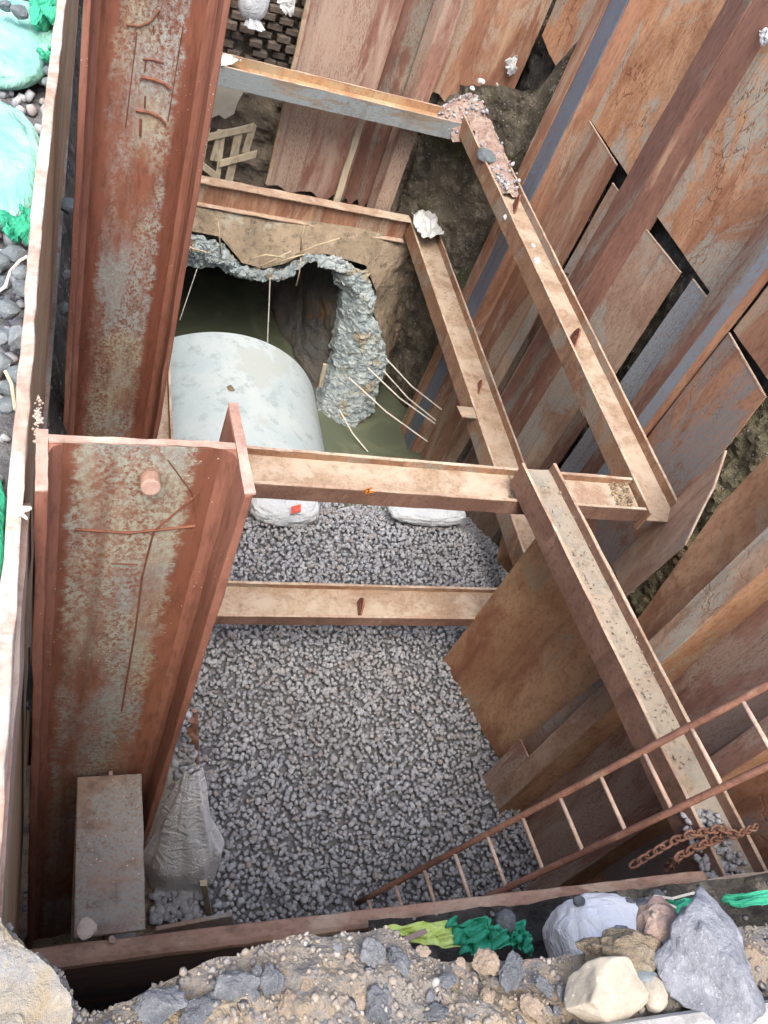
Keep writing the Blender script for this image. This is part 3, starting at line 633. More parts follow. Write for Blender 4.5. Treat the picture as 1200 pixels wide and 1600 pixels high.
eye(at(890, 540, z=-3.85), (.25, 1, 0), 'lifting eye halfway along the long orange beam', .10, .17)
eye(at(745, 610, z=-5.33), (.25, 1, 0), 'small lifting eye on the lower inner beam', .09, .13)
eye(at(558, 955, z=-5.345), (.1, 1, 0), 'lifting eye standing on the low tan beam', .08, .15)
m = MB(); m.bar(at(714, 634, z=-5.23), at(742, 637, z=-5.23), (.02, -.15, 0), (0, 0, -.012)); tag(m.build('bracket_tab', 'orange'), 'small orange steel tab sticking out of the lower inner beam', 'bracket')
m = MB()
for a, b in [((566, 768), (580, 764)), ((569, 775), (578, 766)), ((574, 778), (576, 764)), ((570, 770), (584, 770))]:
    m.bar(at(*a, y=3.268), at(*b, y=3.268), (0, -.0015, 0), (0, 0, .018))
tag(m.build('paint_mark', 'orange_paint'), 'small orange sprayed star mark on the middle beam', 'paint mark')

# ------------------------------------------------------------------ the two big piles
def hpile(org, yaw, h_top, h_bot, width, fl_front, fl_back_, label, webmat, marks):
    t = thing('steel_pile', (org[0], org[1], -h_bot), label, 'steel pile', 'big piles along the left side')
    cx, sx_ = math.cos(yaw), math.sin(yaw); ux = Vector((cx, sx_, 0)); uy = Vector((-sx_, cx, 0)); O = Vector((org[0], org[1], 0))
    zt, zb = Vector((0, 0, -h_top)), Vector((0, 0, -h_bot)); seg = 40; tf = .022
    m = MB(); m.bar(O + zb + ux * tf, O + zt + ux * tf, ux * (width - 2 * tf), uy * .016, seg, .002); m.build('web', webmat, t)
    for k, (x0, ft) in enumerate(((0, fl_front), (width - tf, fl_front))):
        fl_back = fl_back_ if k else .03
        m = MB(); m.bar(O + zb + ux * x0 - uy * ft, O + zt + ux * x0 - uy * ft, ux * tf, uy * (ft + fl_back), seg, .0025); m.build('flange', 'pile_flange', t, bevel=.004)
    # rolled fillets where web meets flange
    for x0, sg in ((tf, 1), (width - tf, -1)):
        m = MB(); pts = [O + ux * x0 + zt, O + ux * (x0 + sg * .028) + zt, O + ux * (x0 + sg * .009) - uy * .009 + zt, O + ux * x0 - uy * .028 + zt]; m.prism(pts, (0, 0, -(h_bot - h_top))); m.build('fillet', 'pile_flange', t)
    # sawn pale end
    m = MB(); e = Vector((0, 0, .002)); m.bar(O + zt + e + ux * (tf + .001), O + zt + e + ux * (width - tf - .001), uy * .016, (0, 0, .004), 12, .0015); m.build('cut_edge', 'pile_edge', t)
    for x0 in (0, width - tf):
        m = MB(); m.bar(O + zt + e + ux * x0 - uy * fl_front, O + zt + e + ux * x0 + uy * (fl_back_ if x0 else .03), ux * tf, (0, 0, .004), 8, .0012); m.build('cut_edge', 'pile_edge', t)
    for pts, r in marks:
        m = MB(); q = [at(*p, y=org[1] - .001 + (p[0] - 60) * 0) for p in pts]
        q2 = []
        for p in q:   # settle on the web plane
            n_ = uy; d = (O - p).dot(n_) / (p.dot(n_)) if abs(p.dot(n_)) > 1e-6 else 0; q2.append(p + p * d - uy * .001)
        m.tube(q2, r, 6); m.build('rust_scar', 'rust_mark', t)
    return t, O, ux, uy
tp, O1, ux1, uy1 = hpile((-.062, 1.205), math.radians(3.5), 1.305, 6.4, .415, .125, .135, 'nearest rusted pile with sawn pinkish top and grey green scale', 'pile_web',
    [([(310, 770), (240, 830), (222, 900), (212, 980), (190, 1110)], .0028), ([(118, 826), (200, 832), (305, 821)], .004), ([(175, 880), (215, 881)], .002), ([(262, 718), (300, 770), (306, 810)], .0015), ([(60, 1100), (58, 1010)], .001)])
# round stub welded through the web
c = at(235, 745, y=1.215); m = MB(); m.tube([c + Vector((0, .02, -.01)), c + Vector((0, -.035, .004))], .021, 18); m.build('pin', 'pile_edge', tp, bevel=.004)
hpile((-.035, 2.9), math.radians(0.5), .95, 6.6, .41, .13, .14, 'taller rusted pile behind, running out of the top of the picture', 'pile_web_far',
    [([(197, 38), (218, 41), (236, 33), (249, 15)], .004), ([(223, 92), (240, 93), (256, 98)], .004), ([(220, 120), (240, 124), (256, 130), (266, 138)], .007), ([(212, 172), (235, 176), (250, 184), (258, 193)], .006), ([(240, 40), (240, 52)], .003), ([(228, 94), (226, 112)], .003), ([(227, 150), (226, 168)], .003), ([(220, 185), (219, 212)], .005), ([(286, 40), (262, 190)], .0018), ([(214, 50), (196, 200)], .0018)])

# ------------------------------------------------------------------ left girder and bottom waler
t = thing('edge_girder', (-.12, 5, -2.3), 'long steel girder along the left rim with lime splashed top edge', 'steel beam')
a0, a1 = Vector((-.058, .35, -1.345)), Vector((-.096, 7.4, -1.345))
d = (a1 - a0)
am = Vector((-.096, 2.0, -1.345))
m = MB(); m.bar(a0, am, (-.027, 0, 0), (0, 0, -.02), 30, .003); m.bar(am, a1, (-.029, 0, 0), (0, 0, -.02), 60, .003); m.build('top_edge', 'lip_white', t, bevel=.004)
m = MB(); m.prism([a0 + Vector((-.004, 0, -.0205)), am + Vector((-.004, 0, -.0205)), Vector((-.094, 2.0, -2.6)), Vector((-.078, 1.0, -3.6)), Vector((-.070, .35, -3.9))], (-.014, 0, 0)); m.prism([am + Vector((-.004, .001, -.0205)), a1 + Vector((-.004, 0, -.0205)), Vector((-.100, 7.4, -2.4)), Vector((-.098, 2.001, -2.4))], (-.014, 0, 0)); m.build('inner_face', 'olive', t)
m = MB(); m.bar((-.10, 1.5, -2.6), (-.13, 7.4, -2.6), (.018, 0, 0), (0, 0, -.12), 50, .002); m.build('lower_strip', 'stub', t)
m = MB(); m.bar((-.13, .3, -6.4), (-.2, 7.4, -6.4), (-.02, 0, 0), (0, 0, 4.1), 30, .002); m.build('backing_sheet', 'olive', t)
m = MB(); m.bar((-.056, .36, -1.62), (-.066, 1.15, -1.62), (-.02, 0, 0), (0, 0, .2), 10, .003); m.build('side_lug', 'pile_edge', t)
for k, (px, py, s) in enumerate([(35, 795, .009), (31, 802, .007), (37, 806, .006)]):
    rock('mortar_blob', at(px, py, z=-1.34), (s, s * 2.0, s * .6), 'plaster', 800 + k, parent=t)
pts = [tuple(at(60 + rng.normal() * 3, 650 + rng.normal() * 14, z=-1.335)) for _ in range(70)]
tag(scatter('mortar_splash', pts, [rng.uniform(.002, .006) for _ in pts], 'lip_white'), 'crumbly white mortar splash where the pile top meets the girder', 'mortar', kind='stuff')

t = thing('front_waler', (1.2, .62, -3.7), 'long front beam with rounded lip across the bottom of the pit', 'steel beam')
def ez(x): return Vector((x, .64, -2.9))
m = MB(); pts = [ez(-.1 + 2.53 * i / 30) + Vector((0, 0, .004 * noise.noise(Vector((i * .7, 0, 0))))) for i in range(31)]
m.bar((-.1, .598, -2.868), (2.42, .598, -2.868), (0, .066, 0), (0, 0, -.055), 50, .0025); m.build('rounded_lip', 'lip_rust', t, bevel=.018)
m = MB(); m.bar((-.12, .602, -3.9), (3.5, .602, -3.9), (0, .012, 0), (0, 0, .985), 30, .002); m.build('face_plate', 'face_dark', t)
m = MB(); m.bar((2.3, .585, -2.935), (3.5, .60, -2.935), (0, .05, 0), (0, 0, .02), 14, .003); m.build('lip_strip', 'lip', t, bevel=.004)
# stub between waler and pile
t = thing('short_strut', (.2, .9, -3.1), 'short grey mud stained strut between the front beam and the nearest pile', 'steel beam')
m = MB(); m.bar((.092, .675, -2.872), (.084, 1.17, -2.872), (.207, 0, 0), (0, 0, -.016), 10, .002); m.build('top_flange', 'stub', t, bevel=.004)
m = MB(); m.bar((.185, .68, -2.889), (.185, 1.19, -2.889), (.012, 0, 0), (0, 0, -.2)); m.build('web', 'face_dark', t)
m = MB(); m.bar((.09, .68, -3.09), (.09, 1.19, -3.09), (.2, 0, 0), (0, 0, -.014)); m.build('bottom_flange', 'stub', t)
rock('mortar_blob', (.128, .70, -2.869), (.03, .045, .006), 'lip_white', 820, parent=t); rock('mortar_blob', (.2, .655, -2.86), (.012, .014, .006), 'lip_white', 821, parent=t)
m = MB(); m.prism([at(243, 1447, y=.72), at(362, 1424, y=.72), at(370, 1452, y=.70), at(243, 1482, y=.69)], (0, -.014, 0)); tag(m.build('welded_plate', 'stub', bevel=.003), 'small dusty plate welded on the front beam below the white sack', 'steel plate')

# ------------------------------------------------------------------ ladder
t = thing('ladder', (2.15, 1.25, -5.9), 'rusty steel ladder leaning from the gravel up to the right', 'ladder')
U0, U1 = Vector((2.02, 1.40, -5.88)), Vector((3.42, 1.40, -1.75))
U0 = Vector((2.045, 1.4, -5.79)); sl_ = Vector((3.0 - 2.045, 0, -3.025 + 5.79)).normalized()
U1 = U0 + sl_ * 4.4; U0 = U0 - sl_ * .1
W = Vector((.04, -.31, 0))
for off in (Vector(), W):
    m = MB(); n = 24; m.tube([(U0 + off).lerp(U1 + off, i / n) + Vector((0, 0, .004 * noise.noise(Vector((i * .6, off.y, 0))))) for i in range(n + 1)], .019, 10); m.build('rail', 'ladder', t, smooth=True)
src = None; step0 = U0 + sl_ * .12
for i in range(15):
    p = step0 + sl_ * (.302 * i)
    if src is None:
        m = MB(); m.tube([p, p + W * .5, p + W], .0125, 8); src = m.build('rung', 'rung', t, smooth=True); p00 = p; continue
    b = src.copy(); COL.objects.link(b); b.parent = t; b.location = p - p00

# ------------------------------------------------------------------ chain over the beam
t = thing('chain', (3.0, .9, -3.5), 'rusted chain draped over the mud filled beam', 'chain')
def chain(path, name='link', L=.062, src=[None]):
    P = [Vector(p) for p in path]; tot = sum((P[i + 1] - P[i]).length for i in range(len(P) - 1)); n = int(tot / (L * .72))
    def along(s):
        for i in range(len(P) - 1):
            l = (P[i + 1] - P[i]).length
            if s <= l: return P[i].lerp(P[i + 1], s / l), (P[i + 1] - P[i]).normalized()
            s -= l
        return P[-1], (P[-1] - P[-2]).normalized()
    for k in range(n):
        c, d = along(k * L * .72)
        q = d.to_track_quat('X', 'Z'); q = q @ Matrix.Rotation(math.radians(45 if k % 2 else -45), 3, 'X').to_quaternion()
        if src[0] is None:
            m = MB(); pts = []
            for i in range(17):
                a = 2 * math.pi * i / 16; pts.append(Vector((math.cos(a) * L * .5, math.sin(a) * L * .32, 0)))
            vs, fs = [], []; nn = 6; r = L * .11
            for i in range(16):
                pnt = pts[i]; rad_ = Vector((math.cos(2 * math.pi * i / 16), math.sin(2 * math.pi * i / 16), 0))
                for j in range(nn):
                    b_ = 2 * math.pi * j / nn; vs.append(pnt + rad_ * math.cos(b_) * r + Vector((0, 0, math.sin(b_) * r)))
            for i in range(16):
                for j in range(nn): fs.append((i * nn + j, ((i + 1) % 16) * nn + j, ((i + 1) % 16) * nn + (j + 1) % nn, i * nn + (j + 1) % nn))
            m.add(vs, fs); o = m.build('link', 'chain', None, origin=(0, 0, 0), smooth=True); src[0] = o; o.parent = t
        else:
            o = src[0].copy(); COL.objects.link(o); o.parent = t
        o.rotation_mode = 'QUATERNION'; o.rotation_quaternion = q; o.location = c - Vector(t.location) + Vector((0, 0, random.uniform(-.006, .006)))
chain([at(992, 1350, z=-3.62), at(1050, 1315, z=-3.5), at(1075, 1305, z=-3.49), at(1120, 1296, z=-3.5), at(1150, 1305, z=-3.48), at(1190, 1289, z=-3.6)])
chain([at(1042, 1357, z=-3.7), at(1058, 1340, z=-3.5), at(1085, 1325, z=-3.5), at(1125, 1310, z=-3.53), at(1135, 1292, z=-3.5), at(1150, 1310, z=-3.5)])
pts, rad = [], []
for k in range(420):
    px, py = rng.uniform(1062, 1165), rng.uniform(1272, 1385)
    lx = 1048 + (py - 1265) * .34; rx = 1110 + (py - 1265) * .52
    if not (lx + 12 < px < rx): continue
    p = at(px, py, z=-3.61); p.z += rng.uniform(0, .05) * (1 if px > (lx + rx) / 2 - 5 else .4); pts.append(tuple(p)); rad.append(rng.uniform(.012, .028))
tag(scatter('spilled_gravel', pts, rad, 'gravel'), 'grey gravel heaped on the near end of the mud filled beam', 'gravel', kind='stuff')
def crumbs(name, pxf, z, n, rr, mat, label, amp=.02):
    pts, rad = [], []
    for k in range(n):
        u = rng.random(); w_ = rng.random(); px, py = pxf(u, w_); p = at(px, py, z=z + rng.uniform(0, amp)); pts.append(tuple(p)); rad.append(rng.uniform(*rr))
    return tag(scatter(name, pts, rad, mat), label, 'crumbs', kind='stuff')
crumbs('mud_crumbs', lambda u, w: (828 + 225 * u + 45 * max(.25, w), 748 + 455 * u), -3.60, 200, (.003, .010), 'web_mud', 'dried mud crumbs along the web of the crossing beam', .015)
crumbs('mud_crumbs', lambda u, w: (872 + 135 * u ** 1.0 + 22 * w, 520 + 260 * u), -3.84, 110, (.004, .010), 'web_mud', 'mud crumbs scattered on the long orange beam', .01)
crumbs('mud_crumbs', lambda u, w: (950 + 28 * w + 14 * u, 752 + 38 * u), -3.815, 160, (.006, .018), 'rim_side', 'clods heaped where the middle beam meets the long beam', .03)
crumbs('mud_crumbs', lambda u, w: (795 + 25 * w, 742 + 38 * u), -3.815, 70, (.006, .02), 'rim_side', 'clods beside the crossing beam on the middle beam', .03)
crumbs('mud_crumbs', lambda u, w: (660 + 30 * w + 50 * u, 385 + 130 * u), -5.325, 200, (.006, .018), 'web_mud', 'grey mud crumbs on the far end of the lower inner beam', .02)

# ------------------------------------------------------------------ spoil heap in the far corner
def heap(u, v):
    a = u * 2 * math.pi; r = v
    p = Vector((4.0 + .38 * r * math.cos(a), 9.05 + .3 * r * math.sin(a), -3.62 - .36 * r * r)); d = .05 * nz(p, 5); return p + Vector((d, d, d * 1.5))
structure('spoil_heap', grid(heap, 60, 26), 'soil_heap')
def heap2(u, v): 
    p = Vector((3.895 + .29 * u, 8.75 - 1.35 * v, -3.82 + .07 * math.sin(u * math.pi) + .1 * (1 - v))); d = .025 * nz(p, 7); return p + Vector((d * .3, d, d * 1.5))
structure('spoil_on_beam', grid(heap2, 24, 60), 'soil_heap')
pts = [(3.9 + rng.uniform(0, .28), 8.9 - rng.uniform(0, 1.5), -3.76 + rng.uniform(-.03, .06)) for _ in range(160)] + [(4.0 + rng.normal() * .12, 9.05 + rng.normal() * .1, -3.66 + rng.uniform(-.02, .03)) for _ in range(0)]
for _ in range(170):
    a_, r_ = rng.uniform(0, 6.28), rng.random() ** .5; pts.append((4.0 + .38 * r_ * math.cos(a_), 9.05 + .3 * r_ * math.sin(a_), -3.60 - .36 * r_ * r_))
tag(scatter('rubble_bits', pts, [rng.uniform(.01, .035) for _ in pts], 'gravel'), 'stone bits in the reddish spoil at the far beam corner', 'rubble', kind='stuff')
lbl = ['white stone on the spoil heap beside the red sheet', 'second white stone on the spoil heap, lower and left', 'white mortar lump on the far part of the long beam by the eye', 'white mortar lump halfway down the long beam', 'small white lump below the halfway one on the long beam', 'cream lump higher on the long beam']
for k, (px, py, z, s) in enumerate([(752, 127, -3.45, .05), (738, 138, -3.5, .04), (793, 340, -3.82, .06), (838, 408, -3.83, .055), (842, 438, -3.83, .03), (833, 384, -3.83, .035)]):
    tag(rock('mortar_lump', at(px, py, z=z), (s, s * .8, s * .6), 'white_cloth', 400 + k), lbl[k], 'mortar lump', 'white lumps on the upper frame')
tag(rock('grey_stone', at(760, 243, z=-3.72), (.13, .09, .06), 'stone_blue', 431), 'flat grey stone lying across the far part of the long beam', 'stone')
tag(rock('grey_stone', at(761, 268, z=-3.82), (.035, .03, .03), 'stone_blue', 432), 'small dark stone just below the flat grey stone on the long beam', 'stone')

# ------------------------------------------------------------------ cloth and sacks
def sack(name, c, dims, mat, label, cat='sack', group=None, rot=0.0, tilt=0.0, folds=.05, seed=0, neck=None, flat=.55, base=None, fr=7):
    vs, fs = base or ICO4; m = MB(); R = Matrix.Rotation(rot, 3, 'Z') @ Matrix.Rotation(tilt, 3, 'X'); out_ = []
    for v in vs:
        q = Vector((math.copysign(abs(v.x) ** .8, v.x) * dims[0], math.copysign(abs(v.y) ** .8, v.y) * dims[1], math.copysign(abs(v.z) ** .8, v.z) * dims[2]))
        if neck is not None:   # gathered towards +y
            k = max(0, v.y - neck) / (1 - neck); q.x *= 1 - .86 * k ** .6; q.z *= 1 - .8 * k ** .6; q.y += dims[1] * .25 * k
            ang = math.atan2(v.z, v.x); q *= 1 + .06 * k * math.sin(ang * 11 + seed)
        ang = math.atan2(v.z, v.x)
        w = noise.noise(Vector((v.x * fr, v.y * 1.6, v.z * fr)) + Vector((seed, 0, 0))); w2 = noise.noise(v * 3.1 + Vector((0, seed, 0))); ww = abs(noise.noise(Vector((v.x * 3 + v.y * 5, v.y * 3 - v.x * 2, v.z * 4 + seed))))
        q += v * (w * folds * .5 + w2 * folds - ww * folds * 1.1) * min(dims) * 4 * .5
        out_.append(Vector(c) + R @ q)
    m.add(out_, fs); return tag(m.build(name, mat, smooth=True), label, cat, group)
def rag(name, pxs, depth, mat, label, cat='cloth', n=26, amp=.03, group=None, **k):
    """crumpled cloth between four photo corners lying at a given coordinate"""
    A = [at(*p, **depth) for p in pxs]; 
    def f(u, v):
        p = A[0].lerp(A[1], u).lerp(A[3].lerp(A[2], u), v); s = 1 / max(.05, (A[0] - A[2]).length)
        d = noise.noise(Vector((u * 5, v * 2.2, A[0].x * 3))) + .6 * noise.noise(Vector((u * 3 + v * 9, v * 4, 3 + A[0].y)))
        e = noise.noise(Vector((u * 4, v * 4, 9 + A[0].x))) * (1.0)
        edge = min(u, 1 - u, v, 1 - v) < .02
        return p + Vector((e * amp * .8, e * amp * .5, d * amp))
    g = grid(f, n, n); o = g.build(name, mat, smooth=True); sm = o.modifiers.new('thickness', 'SOLIDIFY'); sm.thickness = .003
    return tag(o, label, cat, group)
# hanging white sack beside the nearest pile
c = (.62, 1.52, -4.55)
def hang(u, v):
    a = u * 2 * math.pi; c0 = at(300, 1200, y=1.5).lerp(at(281, 1388, y=1.42), v); k = v
    r = .04 + .15 * min(1, (k / .62)) ** 1.15 * (1 - .25 * max(0, (k - .62) / .38) ** 2)
    if k > .86: r *= max(.02, 1 - ((k - .86) / .14) ** 2.2)
    f = 1 + .07 * math.sin(a * 7 + k * 5 + 2 * noise.noise(Vector((math.cos(a), k * 3, 2)))) * (1 - k * .7) + .03 * math.sin(a * 17 - k * 9) * (1 - k) + .20 * noise.noise(Vector((math.cos(a) * 2.2, math.sin(a) * 2.2, k * 4)))
    return c0 + Vector((math.cos(a) * r * f, math.sin(a) * r * .62 * f, .012 * math.sin(a * 5)))
tag(grid(hang, 140, 70).build('white_sack', 'white_clean', smooth=True), 'white woven sack hanging beside the foot of the nearest pile', 'sack')
t_ = at(296, 1175, y=1.55)
pts = [tuple(at(292 + rng.normal() * 9, 1180 + rng.normal() * 22, y=1.5)) for _ in range(60)]
tag(scatter('sack_grit', pts, [rng.uniform(.015, .035) for _ in pts], 'gravel'), 'grit and stones spilling from the mouth of the white sack', 'grit', kind='stuff')
m = MB(); m.tube([at(305, 1110, y=1.75), at(310, 1250, y=1.75), at(318, 1440, y=1.7)], .012, 8); tag(m.build('steel_rod', 'ladder'), 'thin upright rod beside the white sack', 'rod')
m = MB(); m.bar(at(313, 1385, y=1.3), at(322, 1432, y=1.3), (.035, 0, 0), (0, .03, 0), 4, .002); tag(m.build('timber_batten', 'wood'), 'narrow timber batten at the gravel edge below the white sack', 'timber')
m = MB(); m.tube([at(300 + 5 * math.sin(i * 1.3), 1125 + i * 5, y=1.42) for i in range(8)], .012, 6); tag(m.build('rusty_wire', 'chain'), 'twist of rusty wire at the top of the thin rod', 'wire')
bits = [(236 + rng.uniform(0, 72), 1392 + rng.uniform(0, 48)) for _ in range(110)]
tag(scatter('bench_rubble', [tuple(at(a, b, z=-4.95)) for a, b in bits], [rng.uniform(.012, .04) for _ in bits], 'gravel'), 'stone bits on the earth bench beneath the white sack', 'rubble', kind='stuff')
# sacks at the gravel edge under the middle beam
sack('white_sack', at(445, 792, z=-5.92), (.33, .2, .13), 'white_sack', 'white sack with small red print at the gravel edge left of the pipe foot', group='sacks at the gravel edge', seed=11, folds=.07)
sack('white_sack', at(668, 800, z=-5.95), (.42, .15, .09), 'white_sack', 'flat white sack at the gravel edge right of the pipe', group='sacks at the gravel edge', seed=14, folds=.07)
m = MB(); m.bar(at(455, 792, z=-5.76), at(470, 788, z=-5.76), (0, -.06, -.03), (0, 0, .003)); tag(m.build('sack_print', 'red_print'), 'small red printed mark on the white sack', 'print')
# tied sack and cloths at the far top
sack('white_sack', at(397, -2, y=9.0), (.15, .12, .20), 'white_sack', 'white tied sack hanging at the top beside the big pile', seed=21, folds=.04, base=ICO3)
def tail(u, v):
    a = u * 2 * math.pi; r = (.03 + .06 * v) * (1 + .25 * math.sin(a * 5)); c0 = at(395, 20, y=8.95).lerp(at(398, 44, y=8.93), v); return c0 + Vector((math.cos(a) * r, math.sin(a) * r * .5, 0))
grid(tail, 40, 8).build('sack_tail', 'white_sack', None, smooth=True); tag(COL.objects[-1], 'flared tied end hanging under the white tied sack', 'cloth')
rag('white_rag', [(430, -8), (462, -8), (459, 26), (440, 20)], dict(y=9.2), 'white_cloth', 'white rag hanging next to the tied sack at the top')
rag('white_rag', [(642, 332), (676, 328), (692, 368), (660, 372)], dict(z=-5.12), 'white_cloth', 'crumpled white rag on the far end of the lower inner beam', amp=.05)
rag('white_rag', [(787, 98), (806, 84), (808, 110), (797, 118)], dict(y=9.28), 'white_cloth', 'white rag caught at the foot of the short red sheet', amp=.04)
rag('white_rag', [(774, 132), (792, 142), (778, 165), (770, 185)], dict(y=9.15), 'white_cloth', 'white strip of rag beside the spoil heap', amp=.04)
rag('white_rag', [(1186, 48), (1204, 44), (1204, 72), (1188, 70)], dict(x=4.5), 'white_cloth', 'white scrap at the top right edge of the wall', amp=.02)
rag('pale_rag', [(338, 86), (352, 84), (378, 96), (345, 104)], dict(z=-3.82), 'white_cloth', 'pale scrap on the blue grey beam by the big pile', amp=.03)

# ------------------------------------------------------------------ left bank: mint sacks and stones
GS = 'mint sacks along the left rim'
soil_sheet('left_bank', lambda u, v: (-.112 - 2.45 * u, .2 + 6.5 * v, -1.53), 70, 160, .03, 'gravel_bed', 2, 3)
for k, (px, py, dm, lab, mt, rt) in enumerate([
        ((-.31, 2.42, -1.46), 0, (.20, .33, .06), 'large mint sack in the middle of the left edge', 'green_sack', .1),
        ((-.31, 3.17, -1.46), 0, (.20, .31, .06), 'mint sack second from the top left corner', 'green_sack', -.15),
        ((-.31, 3.78, -1.46), 0, (.19, .22, .06), 'pale mint sack in the top left corner', 'green_sack', .3),
        ((-.215, 1.02, -1.42), 0, (.115, .24, .06), 'dark green sack at the left edge below the loose stones', 'green_dark', 0.0),
        ((-.75, 1.7, -1.47), 0, (.2, .28, .09), 'mint sack further left beyond the picture edge', 'green_sack', .2)]):
    sack('green_sack', px, dm, mt, lab, group=GS, rot=rt, seed=31 + k, folds=.06)
rag('green_net', [(48, -10), (96, -12), (92, 30), (50, 48)], dict(z=-1.38), 'green_dark', 'crumpled green net beside the top left corner sack', amp=.05)
rag('green_net', [(0, 340), (58, 318), (52, 372), (10, 376)], dict(z=-1.40), 'green_dark', 'gathered darker green sack end above the loose stones', amp=.03)
rag('green_net', [(60, 80), (88, 76), (84, 90), (66, 92)], dict(z=-1.40), 'green_dark', 'small green scrap between stones near the top left', amp=.02)
SG = 'loose stones on the left bank'; k = 0
spots = [(31, 18, .03, 'dark stone on the mint sack near the top'), (8, 8, .025, 'stone at the very top left corner'), (52, 66, .03, 0), (72, 58, .028, 0), (84, 66, .024, 0), (16, 76, .024, 0), (34, 82, .026, 0), (52, 86, .034, 0), (74, 96, .024, 0), (78, 110, .022, 0), (84, 84, .02, 0), (76, 128, .02, 0), (60, 48, .018, 0)]
places = ['by the upper green net', 'between the two upper mint sacks', 'against the lime splashed edge']
for j in range(70):
    px, py = random.uniform(-60, 44 - (j % 7)), random.uniform(378, 600); 
    ok = all((px - a) ** 2 + (py - b) ** 2 > 23 ** 2 for a, b, *_ in spots)
    if ok and px < 46 - (py - 378) * .055: spots.append((px, py, random.uniform(.022, .034), 0))
for j in range(30):
    px, py = random.uniform(-40, 20), random.uniform(600, 640)
    if all((px - a) ** 2 + (py - b) ** 2 > 20 ** 2 for a, b, *_ in spots): spots.append((px, py, random.uniform(.02, .03), 0))
ORDS = ['topmost', 'second', 'third', 'fourth', 'fifth', 'sixth', 'seventh', 'eighth', 'ninth', 'tenth', 'eleventh', 'twelfth', 'thirteenth', 'fourteenth', 'fifteenth', 'sixteenth', 'seventeenth', 'eighteenth', 'nineteenth', 'twentieth', 'twenty first', 'twenty second', 'twenty third', 'twenty fourth', 'twenty fifth', 'twenty sixth', 'twenty seventh', 'twenty eighth', 'twenty ninth', 'thirtieth', 'thirty first', 'thirty second', 'thirty third', 'thirty fourth', 'thirty fifth']
spots = sorted([q for q in spots if q[0] > -6], key=lambda q: q[1]); zc = {}
for (px, py, s, lab) in spots:
    k += 1
    o = rock('loose_stone', at(px, py, z=-1.44 if not lab else -1.35), (s * 1.15, s, s * .75), 'stone_blue', 500 + k, cuts=8)
    z_ = py < 200; zc[z_] = zc.get(z_, 0) + (0 if lab else 1)
    zone = (ORDS[max(0, zc[z_] - 1)] + ' from top of the loose grey stones between the upper mint sacks') if z_ else (ORDS[max(0, zc[z_] - 1)] + ' from top of the loose stones below the large mint sack')
    tag(o, lab or zone, 'stone', SG)
pts = [(-.13 - rng.random() * .9, .6 + rng.random() * 4.2, -1.5 - rng.random() * .02) for _ in range(2600)]
tag(scatter('bank_gravel', pts, [rng.uniform(.014, .03) for _ in pts], 'gravel'), 'smaller stones filling between the mint sacks on the left bank', 'gravel', kind='stuff')
m = MB(); m.tube([at(*p, z=-1.38) for p in [(-2, 455), (8, 448), (16, 424), (30, 408), (42, 401)]], .004, 6); tag(m.build('dry_twig', 'cord'), 'pale bent twig on the loose stones', 'twig')
m = MB(); m.tube([at(*p, z=-1.38) for p in [(8, 580), (18, 600), (24, 640)]], .004, 6); tag(m.build('dry_twig', 'root'), 'brown twig beside the dark green sack', 'twig')
for k, (px, py, s) in enumerate([(107, 322, .05), (104, 428, .03), (101, 482, .035)]):
    tag(rock('wedged_stone', at(px, py, z=-2.5), (s * .9, s * 1.1, s * .8), 'stone_blue', 700 + k), ['blue grey stone wedged highest between girder and tall pile', 'dark stone wedged in the middle between girder and tall pile', 'dark stone wedged lowest between girder and tall pile'][k], 'stone', 'stones wedged behind the tall pile')
soil_sheet('gap_soil', lambda u, v: (-.125 + .11 * u, 1.35 + 6 * v, -2.62 - .3 * u), 12, 120, .03, 'soil_dark', 2, 4)
# ------------------------------------------------------------------ rim in front: broken road base
rim_px = [(-260, 1330), (-60, 1400), (0, 1430), (30, 1462), (60, 1490), (100, 1530), (118, 1562), (135, 1580), (165, 1572), (200, 1560), (250, 1535), (330, 1500), (400, 1475), (430, 1468), (500, 1456), (560, 1450), (620, 1458), (660, 1475), (700, 1490), (760, 1498), (830, 1492), (900, 1496), (960, 1465), (1030, 1450), (1100, 1455), (1180, 1440), (1260, 1430), (1500, 1420)]
rim = [at(*p, z=-1.42) for p in rim_px]
def rimline(u): 
    p = samp(rim, u); n_ = .010 * nz(Vector((p.x * 9, p.y * 9, 0)), 1.0, 5); return p + Vector((n_, n_ * 1.2, 0))
def rimtop(u, v):
    p = rimline(u); q = Vector((p.x, p.y + (-.5 - p.y) * v, -1.42)); w = min(1, v * 12)
    z = .026 * nz(q, 7, 6) + .016 * nz(q, 19, 5) + .03 * abs(noise.noise(q * 3.3)) + .006 * abs(noise.noise(q * 60)); q.z += z * (.4 + .6 * w) - .03 * (1 - w); return q
structure('broken_rim', grid(rimtop, 420, 110), 'rim')
def rimside(u, v):
    p = rimtop(u, 0); back = .45 * v ** .6; d = .03 * nz(Vector((p.x * 6, v * 4, 2)), 1.2, 5) * min(1, v * 6)
    return Vector((p.x + d * .3, p.y - back + d, p.z - 1.1 * v))
structure('broken_rim_face', grid(rimside, 300, 50), 'rim_side')
